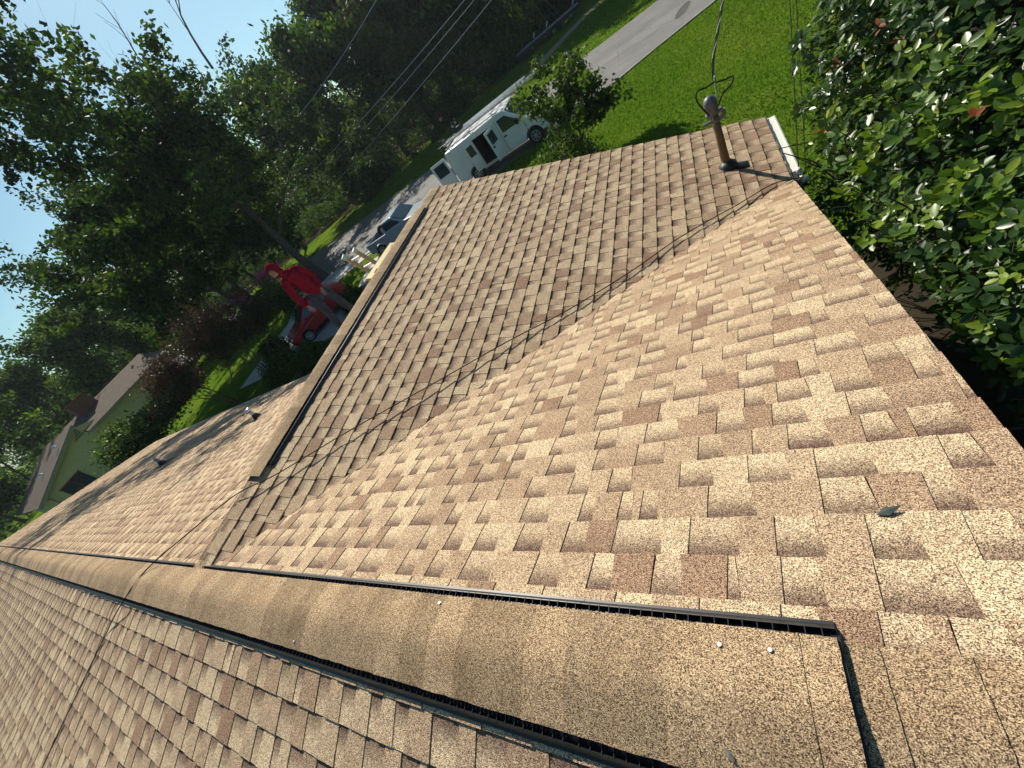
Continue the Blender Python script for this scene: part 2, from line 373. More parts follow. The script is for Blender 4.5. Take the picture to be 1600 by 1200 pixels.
TILES = []      # (verts (n,3) , top-count, colours, centre, area on picture)
def shingle_slope(O, U, V, N, c0, ncourse, u0, u1, hps, seed, first_top):
    rng = random.Random(seed); O, U, V, N = map(np.array, (O, U, V, N))
    for k in range(-1, ncourse):
        sb = c0 + k * EXP + rng.uniform(-.002, .002); st = max(sb - EXP, first_top)
        if sb <= first_top + .01: continue
        u = u0 - rng.uniform(0, .3); cells = []; tooth = rng.random() < .5; strip_end = u + rng.uniform(.2, 1.0); lift = 0.0; dv = 0.0
        while u < u1:
            w = rng.choice((.075, .09, .10, .115, .13, .15, .17)) * rng.uniform(.9, 1.12) if tooth else rng.choice((.07, .09, .105, .12, .14, .165)) * rng.uniform(.9, 1.12)
            if rng.random() < .04: w = rng.uniform(.025, .04)
            if u > strip_end: strip_end = u + 1.0; lift = rng.uniform(0, .0012); dv = rng.uniform(-.0022, .0022)
            cells.append((u, u + w, tooth, lift, dv)); u += w; tooth = not tooth
        for (a, b, tooth, lift, dv) in cells:
            f = .0095 * rng.uniform(.6, 1.25); f = f if tooth else -f
            g = .0002
            quad = [(a + g, st - .014), (b - g, st - .014), (b - g + f, sb + dv), (a + g - f, sb + dv)]
            quad = [(x, min(max(y, -9), 99)) for x, y in quad]
            poly = clip_poly(quad, hps)
            if len(poly) < 3: continue
            base = .0008 + lift + (.0036 if tooth else 0.0) + rng.uniform(-.0003, .0003)
            warp = rng.uniform(-.0008, .0012)
            top = []; bot = []; col = []
            if tooth: tone = min(1, max(0, rng.choice((.08, .22, .33, .42, .5, .56, .64, .9)) + rng.uniform(-.08, .08))); gs = 0.0 if rng.random() < .85 else .3
            else: tone = rng.uniform(0, .28); gs = rng.uniform(.75, 1.0)
            for (x, s) in poly:
                t = min(1, max(0, (sb - s) / EXP)); h = base + .0088 * (1 - t) + warp * ((x - a) / (b - a) - .5)
                P = O + U * x + V * s
                top.append(P + N * h); bot.append(P + N * (h - .0082 if t < .5 else -.003))
                col.append((tone, gs, t))
            TILES.append((np.array(top + bot), len(top), np.array(col + col)))
c_, s_ = CT, ST
fullc = 40
ye = XR - XT
# front slope: u = x, s = slope distance ; y = s*CT
shingle_slope((0, 0, 0), (1, 0, 0), (0, c_, -s_), (0, s_, c_), .235, fullc, XT - .3, XR + .2,
              [(-1, c_, -XT), (1, 0, XR + .012), (0, 1, ye / c_ + .02)], 1, .12)
shingle_slope((0, 0, 0), (1, 0, 0), (0, c_, -s_), (0, s_, c_), .235, fullc, XL - .1, XT + .2,
              [(1, c_, XT), (-1, 0, -XL + .012), (0, 1, EAVE_F / c_ + .02)], 2, .12)
shingle_slope((0, 0, 0), (1, 0, 0), (0, -c_, -s_), (0, -s_, c_), .215, fullc, XL - .1, XR + .2,
              [(1, 0, XR + .012), (-1, 0, -XL + .012), (0, 1, EAVE_B / c_ + .02)], 3, .12)
# wing slopes: u = y
shingle_slope((XT, 0, 0), (0, 1, 0), (c_, 0, -s_), (s_, 0, c_), .163, fullc, 0, YG + .2,
              [(-1, c_, 0), (1, 0, YG + .012), (0, 1, WHALF / c_ + .012)], 4, .05)
shingle_slope((XT, 0, 0), (0, 1, 0), (-c_, 0, -s_), (-s_, 0, c_), .163, fullc, 0, YG + .2,
              [(-1, c_, 0), (1, 0, YG + .012), (0, 1, WHALF / c_ + .012)], 5, .05)
def tile_mesh(name, tiles):
    Vs = []; Fs = []; Cs = []; o = 0
    for V_, n, c in tiles:
        Vs.append(V_); Cs.append(c)
        Fs.append(list(range(o, o + n))[::-1])
        for i in range(n): j = (i + 1) % n; Fs.append((o + i, o + j, o + n + j, o + n + i))
        o += 2 * n
    me = bpy.data.meshes.new(name); me.from_pydata(np.concatenate(Vs).tolist(), [], Fs)
    add_col(me, np.concatenate(Cs)); me.update()
    bm = bmesh.new(); bm.from_mesh(me); bmesh.ops.recalc_face_normals(bm, faces=list(bm.faces)); bm.to_mesh(me); bm.free()
    return me
def pix_area(t):
    x, y, d = project(t[0][:t[1]])
    if d.min() < .1 or x.mean() < 0 or x.mean() > 1600 or y.mean() < 0 or y.mean() > 1200: return 0.0
    return abs(np.dot(x, np.roll(y, 1)) - np.dot(y, np.roll(x, 1))) / 2
areas = [pix_area(t) for t in TILES]
order = sorted(range(len(TILES)), key=lambda i: -areas[i]); big = set(order[:295])
for i in order[:295]:
    link('shingle', tile_mesh('shingle', [TILES[i]]), M['shingle'], roof)
prop(link('shingle_field', tile_mesh('shingle_field', [t for i, t in enumerate(TILES) if i not in big]), M['shingle'], roof), kind='stuff')

# ridge caps and ridge vents.  cross-section in (w across, z up)
def ridge_z(w, r=.05): return -(math.sqrt(w * w + r * r) - r * .55) * PITCH
def cap_mesh(half, length, rise, seed):
    rng = random.Random(seed); nw = 21; vs_, fs, cs = [], [], []
    for j, u in enumerate((0, length * .33, length * .66, length)):
        for i in range(nw):
            w = -half + 2 * half * i / (nw - 1)
            e = rng.uniform(-.0022, .0022) if i in (0, nw - 1) else 0
            z = ridge_z(w) + rise + .0038 * (j / 3.0)
            vs_.append((u + (rng.uniform(-.001, .001) if j == 3 else 0), w + e, z))
    n = len(vs_)
    vs_ += [(x, y, z - .004) for x, y, z in vs_]
    for j in range(3):
        for i in range(nw - 1):
            a = j * nw + i; fs.append((a, a + nw, a + nw + 1, a + 1)); fs.append((n + a, n + a + 1, n + a + nw + 1, n + a + nw))
    ring = [i for i in range(nw)] + [j * nw + nw - 1 for j in (1, 2, 3)] + [3 * nw + i for i in range(nw - 2, -1, -1)] + [j * nw for j in (2, 1)]
    for a, b in zip(ring, ring[1:] + ring[:1]): fs.append((a, b, n + b, n + a))
    me = mesh_py('cap_shingle', vs_, fs)
    bm = bmesh.new(); bm.from_mesh(me); bmesh.ops.recalc_face_normals(bm, faces=list(bm.faces)); bm.to_mesh(me); bm.free()
    me.materials.append(M['cap']); return me
CAPV = [cap_mesh(.152, .165, .034, k) for k in range(5)]; CAPF = [cap_mesh(.150, .165, .010, 10 + k) for k in range(3)]
def vent_mesh(L):
    bm = bmesh.new()
    for sgn in (-1, 1):
        rz = lambda w: -w * PITCH
        # base flange, outer baffle, inner wall
        def quad(prof, t0, t1):
            A = [bm.verts.new((t0, sgn * w, z)) for w, z in prof]; B = [bm.verts.new((t1, sgn * w, z)) for w, z in prof]
            for i in range(len(prof)): j = (i + 1) % len(prof); bm.faces.new((A[i], A[j], B[j], B[i]))
            bm.faces.new(A); bm.faces.new(B[::-1])
        quad([(.10, rz(.10) + .010), (.194, rz(.194) + .008), (.194, rz(.194) + .011), (.10, rz(.10) + .013)], 0, L)
        quad([(.1705, rz(.1705) + .011), (.186, rz(.186) + .011), (.1752, rz(.1752) + .031), (.1728, rz(.1728) + .031)], 0, L)
        quad([(.125, rz(.125) + .012), (.129, rz(.129) + .012), (.129, rz(.129) + .026), (.125, rz(.125) + .026)], 0, L)
        k = .016
        while k < L:
            bm_box(bm, (k, sgn * .128, rz(.15) + .012), (k + .0022, sgn * .174, rz(.15) + .025)); k += .0335
    A = [bm.verts.new((0, w, ridge_z(w) + .016 + dz)) for dz in (0, .003) for w in ((-.128, 0, .128) if dz == 0 else (.128, 0, -.128))]; B = [bm.verts.new(v.co + Vector((L, 0, 0))) for v in A]
    bm.faces.new(A); bm.faces.new(B[::-1])
    for i in range(6): bm.faces.new((A[i], A[(i + 1) % 6], B[(i + 1) % 6], B[i]))
    bmesh.ops.recalc_face_normals(bm, faces=list(bm.faces))
    me = bm_mesh('vent_section', bm); me.materials.append(M['vent']); return me
VENT12 = vent_mesh(1.2)
def ridge_run(parent, start, direction, segs, vent):
    """segs: (from, to) distances along direction; caps overlap so that their butts face along it"""
    ang = math.atan2(direction[1], direction[0]); a, b = segs; k = 0
    def put(nm, me, d):
        o = link(nm, me, None, parent); o.location = (start[0] + direction[0] * d, start[1] + direction[1] * d, start[2]); o.rotation_euler = (0, 0, ang); return o
    d = b
    while d > a + .01 and d > .02:
        L = min(EXP, d - a)
        put('cap_shingle', (CAPV[k % 5] if vent else CAPF[k % 3]), d - .165); d -= EXP; k += 1
    if vent:
        d = b - 1.2; j = 0
        while d > a - .01:
            o = put('vent_section', VENT12, d); o.location.z += .0 if j % 2 == 0 else .0015; d -= 1.2; j += 1
        rest = d + 1.2 - a
        if rest > .02: put('vent_section', vent_mesh(rest), a)
vent_main = empty('ridge_vent'); vent_main.parent = house; vent_main.location = (10, 0, -GZ)
vent_main['label'] = 'long low ridge vent on the main roof under tan cap shingles'
ridge_run(vent_main, (-.149, 0, .005), (-1, 0), (0, -.149 - XL - .3), True)
for me_, dx_, dz_ in ((CAPV[2], -.205, -.0042), (vent_mesh(.11), -.150, 0)):
    o = link('cap_shingle' if dz_ else 'vent_section', me_, None, vent_main); o.location = (dx_, 0, dz_ + .005)
vent_wing = empty('ridge_vent'); vent_wing.parent = house; vent_wing.location = (10, 0, -GZ)
vent_wing['label'] = 'shorter ridge vent along the front wing ridge'
ridge_run(vent_wing, (XT, 1.05, .005), (0, 1), (0, 4.32), True)
# plain caps: right end of the main ridge, and both ends of the wing ridge
for start, dr, sg in (((-.06, 0, 0), (1, 0), (0, .52)), ((XT, .17, -.012), (0, 1), (0, .90)), ((XT, 5.34, 0), (0, 1), (0, .73)), ((XL, 0, 0), (1, 0), (0, .32))):
    ridge_run(vent_main if dr[0] else vent_wing, start, dr, sg, False)
# black end plugs of the vents
def plug(bm, x0, x1, axis):
    pr_ = [(-.17, -.17 * PITCH + .009), (.17, -.17 * PITCH + .009), (.15, ridge_z(.15) + .030), (.075, ridge_z(.075) + .031), (0, ridge_z(0) + .031), (-.075, ridge_z(.075) + .031), (-.15, ridge_z(.15) + .030)]
    if axis == 'x': bm_prism(bm, pr_, 'x', x0, x1)
    else: bm_prism(bm, [(XT + p, z) for p, z in pr_], 'y', x0, x1)
part('end_plug', lambda b: plug(b, -.052, -.034, 'x'), M['vent'], vent_main)
part('end_plug', lambda b: plug(b, 1.040, 1.056, 'y'), M['vent'], vent_wing)
part('end_plug', lambda b: plug(b, 5.362, 5.378, 'y'), M['vent'], vent_wing)
M['nail'] = mat_plain('galvanised_nail', (.72, .72, .74), .3, .5, .9)
def nail(p, par): return part('nail_head', lambda b: bm_cyl(b, p, (0, .25, 1), .0052, .003, 10), M['nail'], par)
for x, y in ((-.285, .105), (-.175, .108), (-1.30, .12), (-2.62, .13), (-2.2, -.12)): nail((x, y, ridge_z(y) + .0445), vent_main)
for y, dx in ((1.22, .11), (1.45, .10), (3.72, .12)): nail((XT + dx, y, ridge_z(dx) + .0445), vent_wing)

# fascia, gutters, walls
def fascia(bm):
    zr = lambda w: -abs(w) * PITCH
    for x, sgn in ((XR, 1), (XL, -1)):
        for yy in ((0, ye), (0, -EAVE_B)) if sgn > 0 else ((0, EAVE_F), (0, -EAVE_B)):
            bm_bar(bm, (x - sgn * .02, yy[0], zr(yy[0]) - .13), (x - sgn * .02, yy[1], zr(yy[1]) - .13), .025, .13)
    for sg in (-1, 1):
        bm_bar(bm, (XT, YG - .02, -.13), (XT + sg * WHALF, YG - .02, zr(WHALF) - .13), .025, .13)
hfn('fascia', fascia, M['fascia'])
def gutter(bm, x, y0, y1, z, along='y', sgn=1):
    pf = [(0, 0), (0, -.10), (.03, -.115), (.075, -.115), (.092, -.06), (.10, -.012), (.085, -.004), (.080, -.010), (.02, -.006)]
    if along == 'y': bm_prism(bm, [(x + sgn * p, z + q) for p, q in pf], 'y', y0, y1)
    else: bm_prism(bm, [(x + sgn * p, z + q) for p, q in pf], 'x', y0, y1)
zE = -WHALF * PITCH
hfn('gutter', lambda b: gutter(b, XR + .004, ye + .02, YG + .01, zE - .02), M['gutter'])
hfn('gutter', lambda b: gutter(b, EAVE_F + .004, XL, XT - WHALF, -EAVE_F * PITCH - .02, 'x'), M['gutter'])
hfn('gutter', lambda b: gutter(b, -EAVE_B - .004, XL, XR, -EAVE_B * PITCH - .02, 'x', -1), M['gutter'])
def walls(bm):
    zb = GZ; o = .45
    bm_prism(bm, [(-EAVE_B + o, zb), (ye - o, zb), (ye - o, -(ye - o) * PITCH - .08), (0, -.08), (-EAVE_B + o, -(EAVE_B - o) * PITCH - .08)], 'x', XT, XR - .25)
    bm_prism(bm, [(-EAVE_B + o, zb), (EAVE_F - o, zb), (EAVE_F - o, -(EAVE_F - o) * PITCH - .08), (0, -.08), (-EAVE_B + o, -(EAVE_B - o) * PITCH - .08)], 'x', XL + .3, XT)
    bm_prism(bm, [(XT - WHALF + o, zb), (XR - o, zb), (XR - o, -(XR - o - XT) * PITCH - .08), (XT, -.08), (XT - WHALF + o, -(WHALF - o) * PITCH - .08)], 'y', 3.0, YG - .3)
hfn('wall', walls, M['hwall'])

# plumbing vents on the far part of the front slope
M['lead'] = mat_plain('grey_pipe', (.30, .29, .27), .5, .4); M['rubber'] = mat_plain('black_rubber', (.02, .02, .021), .5, .4)
M['silver'] = mat_plain('galvanised_metal', (.62, .63, .64), .3, .5, .85)
def pipe_vent(x, y, silver):
    z = -y * PITCH
    fl = hfn('pipe_flashing', lambda b: (bm_box(b, (x - .16, y - .18, 0), (x + .16, y + .16, .004)), bm_tube(b, [(x, y, .0), (x, y, .05), (x, y, .10)], [.085, .07, .045], 14)), M['rubber'])
    for v in fl.data.vertices: v.co.z += -(v.co.y) * PITCH + .018
    part('vent_pipe', lambda b: bm_tube(b, [(x, y, z), (x, y, z + .24)], .038, 14), M['silver'] if silver else M['lead'], fl, True)
    if silver: part('vent_cap', lambda b: bm_tube(b, [(x, y, z + .22), (x, y, z + .27), (x, y, z + .29)], [.07, .075, .03], 14), M['silver'], fl, True)
pipe_vent(-12.5, 2.45, False); pipe_vent(-9.15, 3.30, True)

# ================================================================== VEGETATION
class Skel:
    """branch skeleton: tapered tubes in one bmesh, plus the points where leaf clumps sit"""
    def __init__(s, seed): s.r = random.Random(seed); s.bm = bmesh.new(); s.tips = []
    def jit(s, d, a):
        v = Vector((s.r.gauss(0, 1), s.r.gauss(0, 1), s.r.gauss(0, 1))); return (d + v * a).normalized()
    def branch(s, p, d, L, rad, depth, maxd, up=.12, split=(2, 4), ang=.75, shrink=.68, tipd=2, sides=7):
        n = 4 if depth == 0 else 3; pts = [p.copy()]; rr = [rad]
        for i in range(n):
            d = s.jit(d, .13); d = (d + Vector((0, 0, up))).normalized(); p = p + d * (L / n)
            pts.append(p.copy()); rr.append(rad * (1 - .45 * (i + 1) / n))
            if depth >= tipd: s.tips.append((p.copy(), depth))
            if depth >= 1 and depth < maxd and i < n - 1 and s.r.random() < .55:
                s.branch(p, s.side(d, ang), L * shrink * .75, rr[-1] * .55, depth + 1, maxd, up, split, ang, shrink, tipd, sides)
        bm_tube(s.bm, pts, rr, max(4, sides - depth), cap=False)
        if depth < maxd:
            for k in range(s.r.randint(*split)):
                s.branch(p, s.side(d, ang * s.r.uniform(.5, 1.1)), L * shrink * s.r.uniform(.8, 1.15), rr[-1] * .72, depth + 1, maxd, up, split, ang, shrink, tipd, sides)
    def side(s, d, a):
        v = Vector((s.r.gauss(0, 1), s.r.gauss(0, 1), s.r.gauss(0, 1))); v = (v - d * v.dot(d)).normalized()
        return (d * math.cos(a) + v * math.sin(a)).normalized()
def leaves_np(name, C, size, rng, ratio=.55, droop=.0, tone=None, up=.0):
    """rhombic leaves, one quad each, folded a little along the midrib direction by their random tilt"""
    n = len(C); a = rng.normal(size=(n, 3)); a[:, 2] -= droop; a /= np.linalg.norm(a, axis=1)[:, None]
    b = rng.normal(size=(n, 3)); b[:, 2] += 0
    nrm = np.cross(a, b); nrm[:, 2] = np.abs(nrm[:, 2]) + up * np.linalg.norm(nrm, axis=1)
    b = np.cross(nrm, a); b /= np.linalg.norm(b, axis=1)[:, None] + 1e-9
    s = size * rng.uniform(.65, 1.35, (n, 1)); w = s * ratio
    V = np.stack([C - a * s * .5, C + b * w * .5 + a * s * .05, C + a * s * .5, C - b * w * .5 + a * s * .05], 1).reshape(-1, 3)
    F = np.arange(n * 4).reshape(n, 4)
    t = np.clip(rng.normal(.45, .2, n) if tone is None else tone, 0, 1); col = np.repeat(t, 4)[:, None] * np.ones((1, 3))
    return mesh_np(name, V, F, col)
def clump_points(tips, per, sig, rng, flat=.75, keep=1.0):
    T = np.array([tuple(p) for p, _ in tips])
    if keep < 1: T = T[rng.random(len(T)) < keep]
    n = len(T); sc = rng.uniform(.6, 1.4, n)
    idx = np.repeat(np.arange(n), per); off = rng.normal(size=(len(idx), 3)) * sig * sc[idx][:, None]; off[:, 2] *= flat
    tone = (rng.normal(.42, .26, n))[idx] + rng.normal(0, .12, len(idx))
    return T[idx] + off, tone
def tree_meshes(seed, H, trunk_r, first, spread, per, sig, leaf, mats, maxd=3, lean=(0, 0, 0), up=.10, shrink=.7, split=(2, 4), nmain=5, keep=1.0):
    sk = Skel(seed); rng = np.random.default_rng(seed)
    p = Vector((0, 0, -.15)); d = (Vector((0, 0, 1)) + Vector(lean)).normalized(); pts = [p.copy()]; rr = [trunk_r * 1.35]
    n = 6
    for i in range(n):
        d = (sk.jit(d, .05) + Vector((0, 0, .05))).normalized(); p = p + d * (H * .62 / n); pts.append(p.copy()); rr.append(trunk_r * (1 - .11 * (i + 1)))
        if (i + 1) / n * .62 * H > first:
            for _ in range(sk.r.randint(1, 2)):
                sk.branch(p, sk.side(d, sk.r.uniform(.8, 1.25)), spread * sk.r.uniform(.32, .5), rr[-1] * .45, 1, maxd, up, split, .7, shrink, 2)
    bm_tube(sk.bm, pts, rr, 9, cap=False)
    for _ in range(nmain): sk.branch(p, sk.side(d, sk.r.uniform(.25, .8)), H * .17 * sk.r.uniform(.8, 1.2), rr[-1] * .6, 1, maxd, up, split, .65, shrink, 2)
    P, tone = clump_points(sk.tips, per, sig, rng, keep=keep)
    return bm_mesh('trunk', sk.bm, True), leaves_np('crown', P, leaf, rng, tone=tone, droop=.3), len(P), sk
def put_tree(name, meshes, loc, label, cat='tree', group=None, rz=0, sc=1.0, tm=None, lm=None):
    t = empty(name, label, cat, group, loc, rz); t.scale = (sc, sc, sc) if not hasattr(sc, '__len__') else sc
    link('trunk', meshes[0], tm, t); link('crown', meshes[1], lm, t); return t

# --- the big oak behind the roof
oak = tree_meshes(21, 16.5, .40, 2.6, 14, 50, .36, .34, None, keep=.40, maxd=4, lean=(-.10, .05, 0), up=.06, shrink=.74, nmain=5)
print('oak leaves', oak[2])
t = put_tree('oak_tree', oak, (-27.0, 21.6, GZ), 'big dark oak tree rising behind the person on the roof', rz=.6, sc=(.90, .90, .80), tm=M['bark'], lm=M['leaf_oak'])
oak2 = tree_meshes(33, 15.5, .34, 2.6, 13, 46, .36, .34, None, keep=.42, maxd=4, lean=(-.05, .1, 0), up=.05, shrink=.73)
put_tree('oak_tree', oak2, (-38.5, 22.5, GZ), 'second dark oak tree left of the big one, against the pale sky', rz=2.0, sc=(.95, .95, .84), tm=M['bark'], lm=M['leaf_oak'])
# bare dead boughs standing out of the oak crown
for k, (pp, dd, L) in enumerate((((-27.5, 25, 8.2), (-.25, .3, 1), 3.3), ((-24.5, 26.2, 8.4), (.1, .3, 1), 2.8))):
    sk = Skel(70 + k); sk.branch(Vector(pp), Vector(dd).normalized(), L, .085, 1, 3, .05, (2, 3), .5, .66, 9, 6)
    o = link('dead_bough', bm_mesh('dead_bough', sk.bm, True), M['bark_pale'])
    prop(o, ('bare dead bough forking against the sky above the oak', 'thin bare twig standing up from the treetops near the top edge')[k], 'branch', None)

# --- woodland across the road
variants = [tree_meshes(101, 15, .26, 2.2, 9, 26, .50, .46, None), tree_meshes(102, 17, .28, 3.0, 8.5, 22, .52, .46, None),
            tree_meshes(103, 13, .22, 1.2, 8.5, 26, .50, .46, None), tree_meshes(104, 15.5, .25, 1.6, 9, 20, .55, .48, None)]
print('variant leaves', [v[2] for v in variants])
WOOD = [(-46, 38.5, 0, 1.0, 'leaf_wood'), (-39.5, 44, 3, 1.0, 'leaf_wood'), (-35.0, 41.5, 2, .92, 'leaf_wood'), (-31.0, 47.5, 0, 1.02, 'leaf_wood'), (-27.5, 51, 1, 1.0, 'leaf_wood'),
        (-24.5, 46.2, 2, .85, 'leaf_olive'), (-21.5, 54, 3, 1.12, 'leaf_wood'), (-19.0, 50.0, 2, .9, 'leaf_olive'), (-16.0, 57, 1, 1.08, 'leaf_wood'), (-12, 61.5, 0, 1.05, 'leaf_wood'),
        (-6.5, 64, 3, 1.08, 'leaf_wood'), (-1, 66, 1, 1.0, 'leaf_wood'), (5, 67, 0, 1.05, 'leaf_wood')]
wl_ = ['leftmost green tree of the wood across the road', 'second green tree from the left in the wood across the road', 'low bushy tree at the left front of the wood across the road',
       'rounded green tree right of the sky gap in the wood', 'tall dark tree at the middle of the wood, behind the wires', 'grey-green sparse tree at the front edge of the wood',
       'tallest dark tree of the wood, reaching the top edge', 'pale olive vine-draped tree at the front edge of the wood, above the van', 'dark tree right behind the olive vine-draped tree',
       'dark tree behind the far end of the flat trailer', 'dark tree behind the garden posts at the top edge', 'dark tree right of the garden posts at the top edge', 'rightmost dark tree of the wood at the top edge']
for k, ((x, y, v, sc_, lm), lb) in enumerate(zip(WOOD, wl_)):
    src = variants[v]
    cr = src[1]
    t = empty('woodland_tree', lb, 'tree', 'trees of the wood across the road', (x, y, GZ), k * 2.1); t.scale = (sc_, sc_, sc_)
    link('trunk', src[0], M['bark'], t)
    c = link('crown', cr, M['leaf_wood'], t)
    if lm != 'leaf_wood': c.material_slots[0].link = 'OBJECT'; c.material_slots[0].material = M[lm]
# --- the deeper wood and its undergrowth: one mass
rng = np.random.default_rng(5)
def mass(n, fx, leaf, name, mat, tone=(.35, .18)):
    P = fx(n); return prop(link(name, leaves_np(name, P, leaf, rng, tone=rng.normal(*tone, len(P)), droop=.2), mat), kind='stuff')
def blobs(centres, n):
    C = np.array(centres); idx = rng.integers(0, len(C), n); d = rng.normal(size=(n, 3)); d /= np.linalg.norm(d, axis=1)[:, None]
    r = rng.uniform(.72, 1.05, (n, 1)); return C[idx, :3] + d * r * C[idx, 3:6]
cs = []
R_ = random.Random(8)
for i in range(120):
    x = R_.uniform(-110, 30); y = 60 + R_.uniform(0, 24) + max(0, x + 10) * .35 - max(0, -x - 45) * .15
    h = R_.uniform(10, 14.5) if x > -48 else R_.uniform(8, 11.5); cs.append((x, y, GZ + h * .48, R_.uniform(3.5, 5.5), R_.uniform(3.5, 5.5), h * .52))
for i in range(45):
    x = R_.uniform(-125, -72); y = R_.uniform(-14, 44); h = R_.uniform(7, 11); cs.append((x, y, GZ + h * .48, R_.uniform(3.5, 6), R_.uniform(3.5, 6), h * .52))
deep = mass(150000, lambda n: blobs(cs, n), .62, 'deep_wood', M['leaf_wood'], (.26, .16)); deep['label'] = 'deep dark wood closing the view across the road'; deep['category'] = 'wood'
cs2 = []
for i in range(110):
    x = R_.uniform(-70, 20); y0 = 41.5 if x < -26 else 41.5 + (x + 26) * .6; y = max(39, y0 + R_.uniform(1, 9)); h = R_.uniform(.6, 2.2)
    if -13 < x < 2 and y < 54: y = 57 + R_.uniform(0, 3)
    cs2.append((x, y, GZ + h * .6, R_.uniform(1, 2.2), R_.uniform(1, 2.0), h))
under = mass(60000, lambda n: blobs(cs2, n), .30, 'undergrowth', M['leaf_wood'], (.34, .2)); under['label'] = 'dense low undergrowth along the foot of the wood'; under['category'] = 'undergrowth'
# --- trees behind and beside the neighbouring house
NB = [(-47, 31, 0, .92), (-56, 34, 1, .85), (-62, 6, 2, .80), (-70, 14, 0, .82), (-58, 20, 3, .78), (-66, 27, 1, .72), (-52, 27, 2, .9), (-80, 4, 1, .8), (-90, -6, 3, .8), (-48, -3.2, 2, .42)]
nl = ['tree filling the gap behind the big oak trunk', 'darker tree seen through the gap left of the oak', 'bushy tree behind the near end of the neighbour house roof', 'green tree behind the neighbour house chimney', 'dark tree right behind the neighbour house', 'hazy tree far behind the neighbour house',
      'tree between the neighbour house and the oak', 'hazy tree at the far left edge of the picture', 'farthest hazy tree at the left edge', 'low dark tree at the left edge beside the neighbour roof']
for k, ((x, y, v, sc_), lb) in enumerate(zip(NB, nl)):
    t = empty('garden_tree', lb, 'tree', 'trees around the neighbour house', (x, y, GZ), k * 1.3 + .4); t.scale = (sc_,) * 3
    link('trunk', variants[v][0], None, t); link('crown', variants[v][1], None, t)

# --- crape myrtles on the left lawn
def myrtle(seed, H, R, nst, per, leaf, sig=.2, keep=1.0):
    sk = Skel(seed); rg = np.random.default_rng(seed)
    for k in range(nst):
        a = 2 * math.pi * k / nst + sk.r.uniform(-.3, .3); d = Vector((math.cos(a) * .38, math.sin(a) * .38, 1)).normalized()
        sk.branch(Vector((math.cos(a) * .08, math.sin(a) * .08, -.05)), d, H * .42, .045, 0, 3, .04, (2, 3), .5, .70, 2, 6)
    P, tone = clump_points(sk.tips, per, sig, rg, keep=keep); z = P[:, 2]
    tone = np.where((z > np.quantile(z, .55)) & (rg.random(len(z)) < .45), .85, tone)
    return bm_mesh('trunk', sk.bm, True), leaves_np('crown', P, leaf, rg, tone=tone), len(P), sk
my = myrtle(41, 4.6, 2, 6, 26, .11, .22)
print('myrtle', my[2])
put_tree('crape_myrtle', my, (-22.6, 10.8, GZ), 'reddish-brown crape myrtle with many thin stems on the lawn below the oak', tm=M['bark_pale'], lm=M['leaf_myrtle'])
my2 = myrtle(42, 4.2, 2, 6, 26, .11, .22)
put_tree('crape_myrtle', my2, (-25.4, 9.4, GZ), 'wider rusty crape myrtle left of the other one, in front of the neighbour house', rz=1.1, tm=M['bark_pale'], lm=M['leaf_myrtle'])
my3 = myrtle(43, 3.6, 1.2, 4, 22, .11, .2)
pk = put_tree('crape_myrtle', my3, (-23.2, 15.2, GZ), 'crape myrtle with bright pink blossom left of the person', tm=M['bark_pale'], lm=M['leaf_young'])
tp = sorted([p for p, _ in my3[3].tips], key=lambda p: -p.z)[:40]
rg = np.random.default_rng(3); PP = np.repeat(np.array([tuple(p) for p in tp]), 34, 0) + rg.normal(size=(40 * 34, 3)) * np.array([.11, .11, .14]) + np.array([0, 0, .12])
link('blossom', leaves_np('blossom', PP, .07, rg, .9), M['flower'], pk)
# small leafy tree at the eave beside the neighbour wall, garden shrubs
sm = myrtle(47, 3.4, 1.2, 4, 26, .17, .26)
put_tree('garden_shrub', sm, (-27.5, 6.4, GZ), 'leafy green shrub showing above the left eave in front of the neighbour wall', 'shrub', tm=M['bark'], lm=M['leaf_young'])
def shrub(seed, r, h, n, leaf):
    rg = np.random.default_rng(seed); d = rg.normal(size=(n, 3)); d /= np.linalg.norm(d, axis=1)[:, None]; d[:, 2] = np.abs(d[:, 2])
    lump = 1 + .22 * np.sin(d[:, 0] * 5 + seed) * np.cos(d[:, 1] * 4.3 + seed * 2)
    P = d * np.array([r, r, h]) * (rg.uniform(.6, 1.05, (n, 1)) * lump[:, None])
    sk = Skel(seed)
    for k in range(5): sk.branch(Vector((0, 0, -.05)), sk.side(Vector((0, 0, 1)), .5), h * .6, .02, 1, 2, .05, (2, 2), .5, .6, 9, 5)
    return bm_mesh('stem', sk.bm), leaves_np('foliage', P, leaf, rg)
def put_shrub(ms, loc, label, lm, sc=1.0, name='garden_shrub'):
    t = empty(name, label, 'shrub', None, loc); t.scale = (sc,) * 3; link('stem', ms[0], M['bark'], t); link('foliage', ms[1], lm, t); return t
s1 = shrub(61, .8, 1.0, 1600, .13)
put_shrub(s1, (-18.2, 19.4, GZ), 'round dark shrub on the driveway edge just past the wing ridge', M['leaf_oak'], .72)
put_shrub(shrub(62, 1.2, 1.1, 2600, .13), (-20.6, 10.2, GZ), 'green shrub below the red car at the wing roof edge', M['leaf_young'])
put_shrub(shrub(63, 1.1, .9, 2200, .13), (-18.2, 10.3, GZ), 'second green shrub hugging the wing ridge below the red car', M['leaf_young'])
put_shrub(shrub(64, .9, 1.2, 1800, .15), (-24.0, 12.6, GZ), 'low green shrub left of the red car', M['leaf_wood'])
put_shrub(shrub(69, 1.0, 1.0, 1800, .15), (-17.4, 14.1, GZ), 'dark round shrub right of the red car, by the wing ridge', M['leaf_oak'], .9)
put_shrub(shrub(66, 1.0, 1.1, 2000, .15), (-20.6, 15.9, GZ), 'dark low shrub at the foot of the oak trunk', M['leaf_oak'], .7)
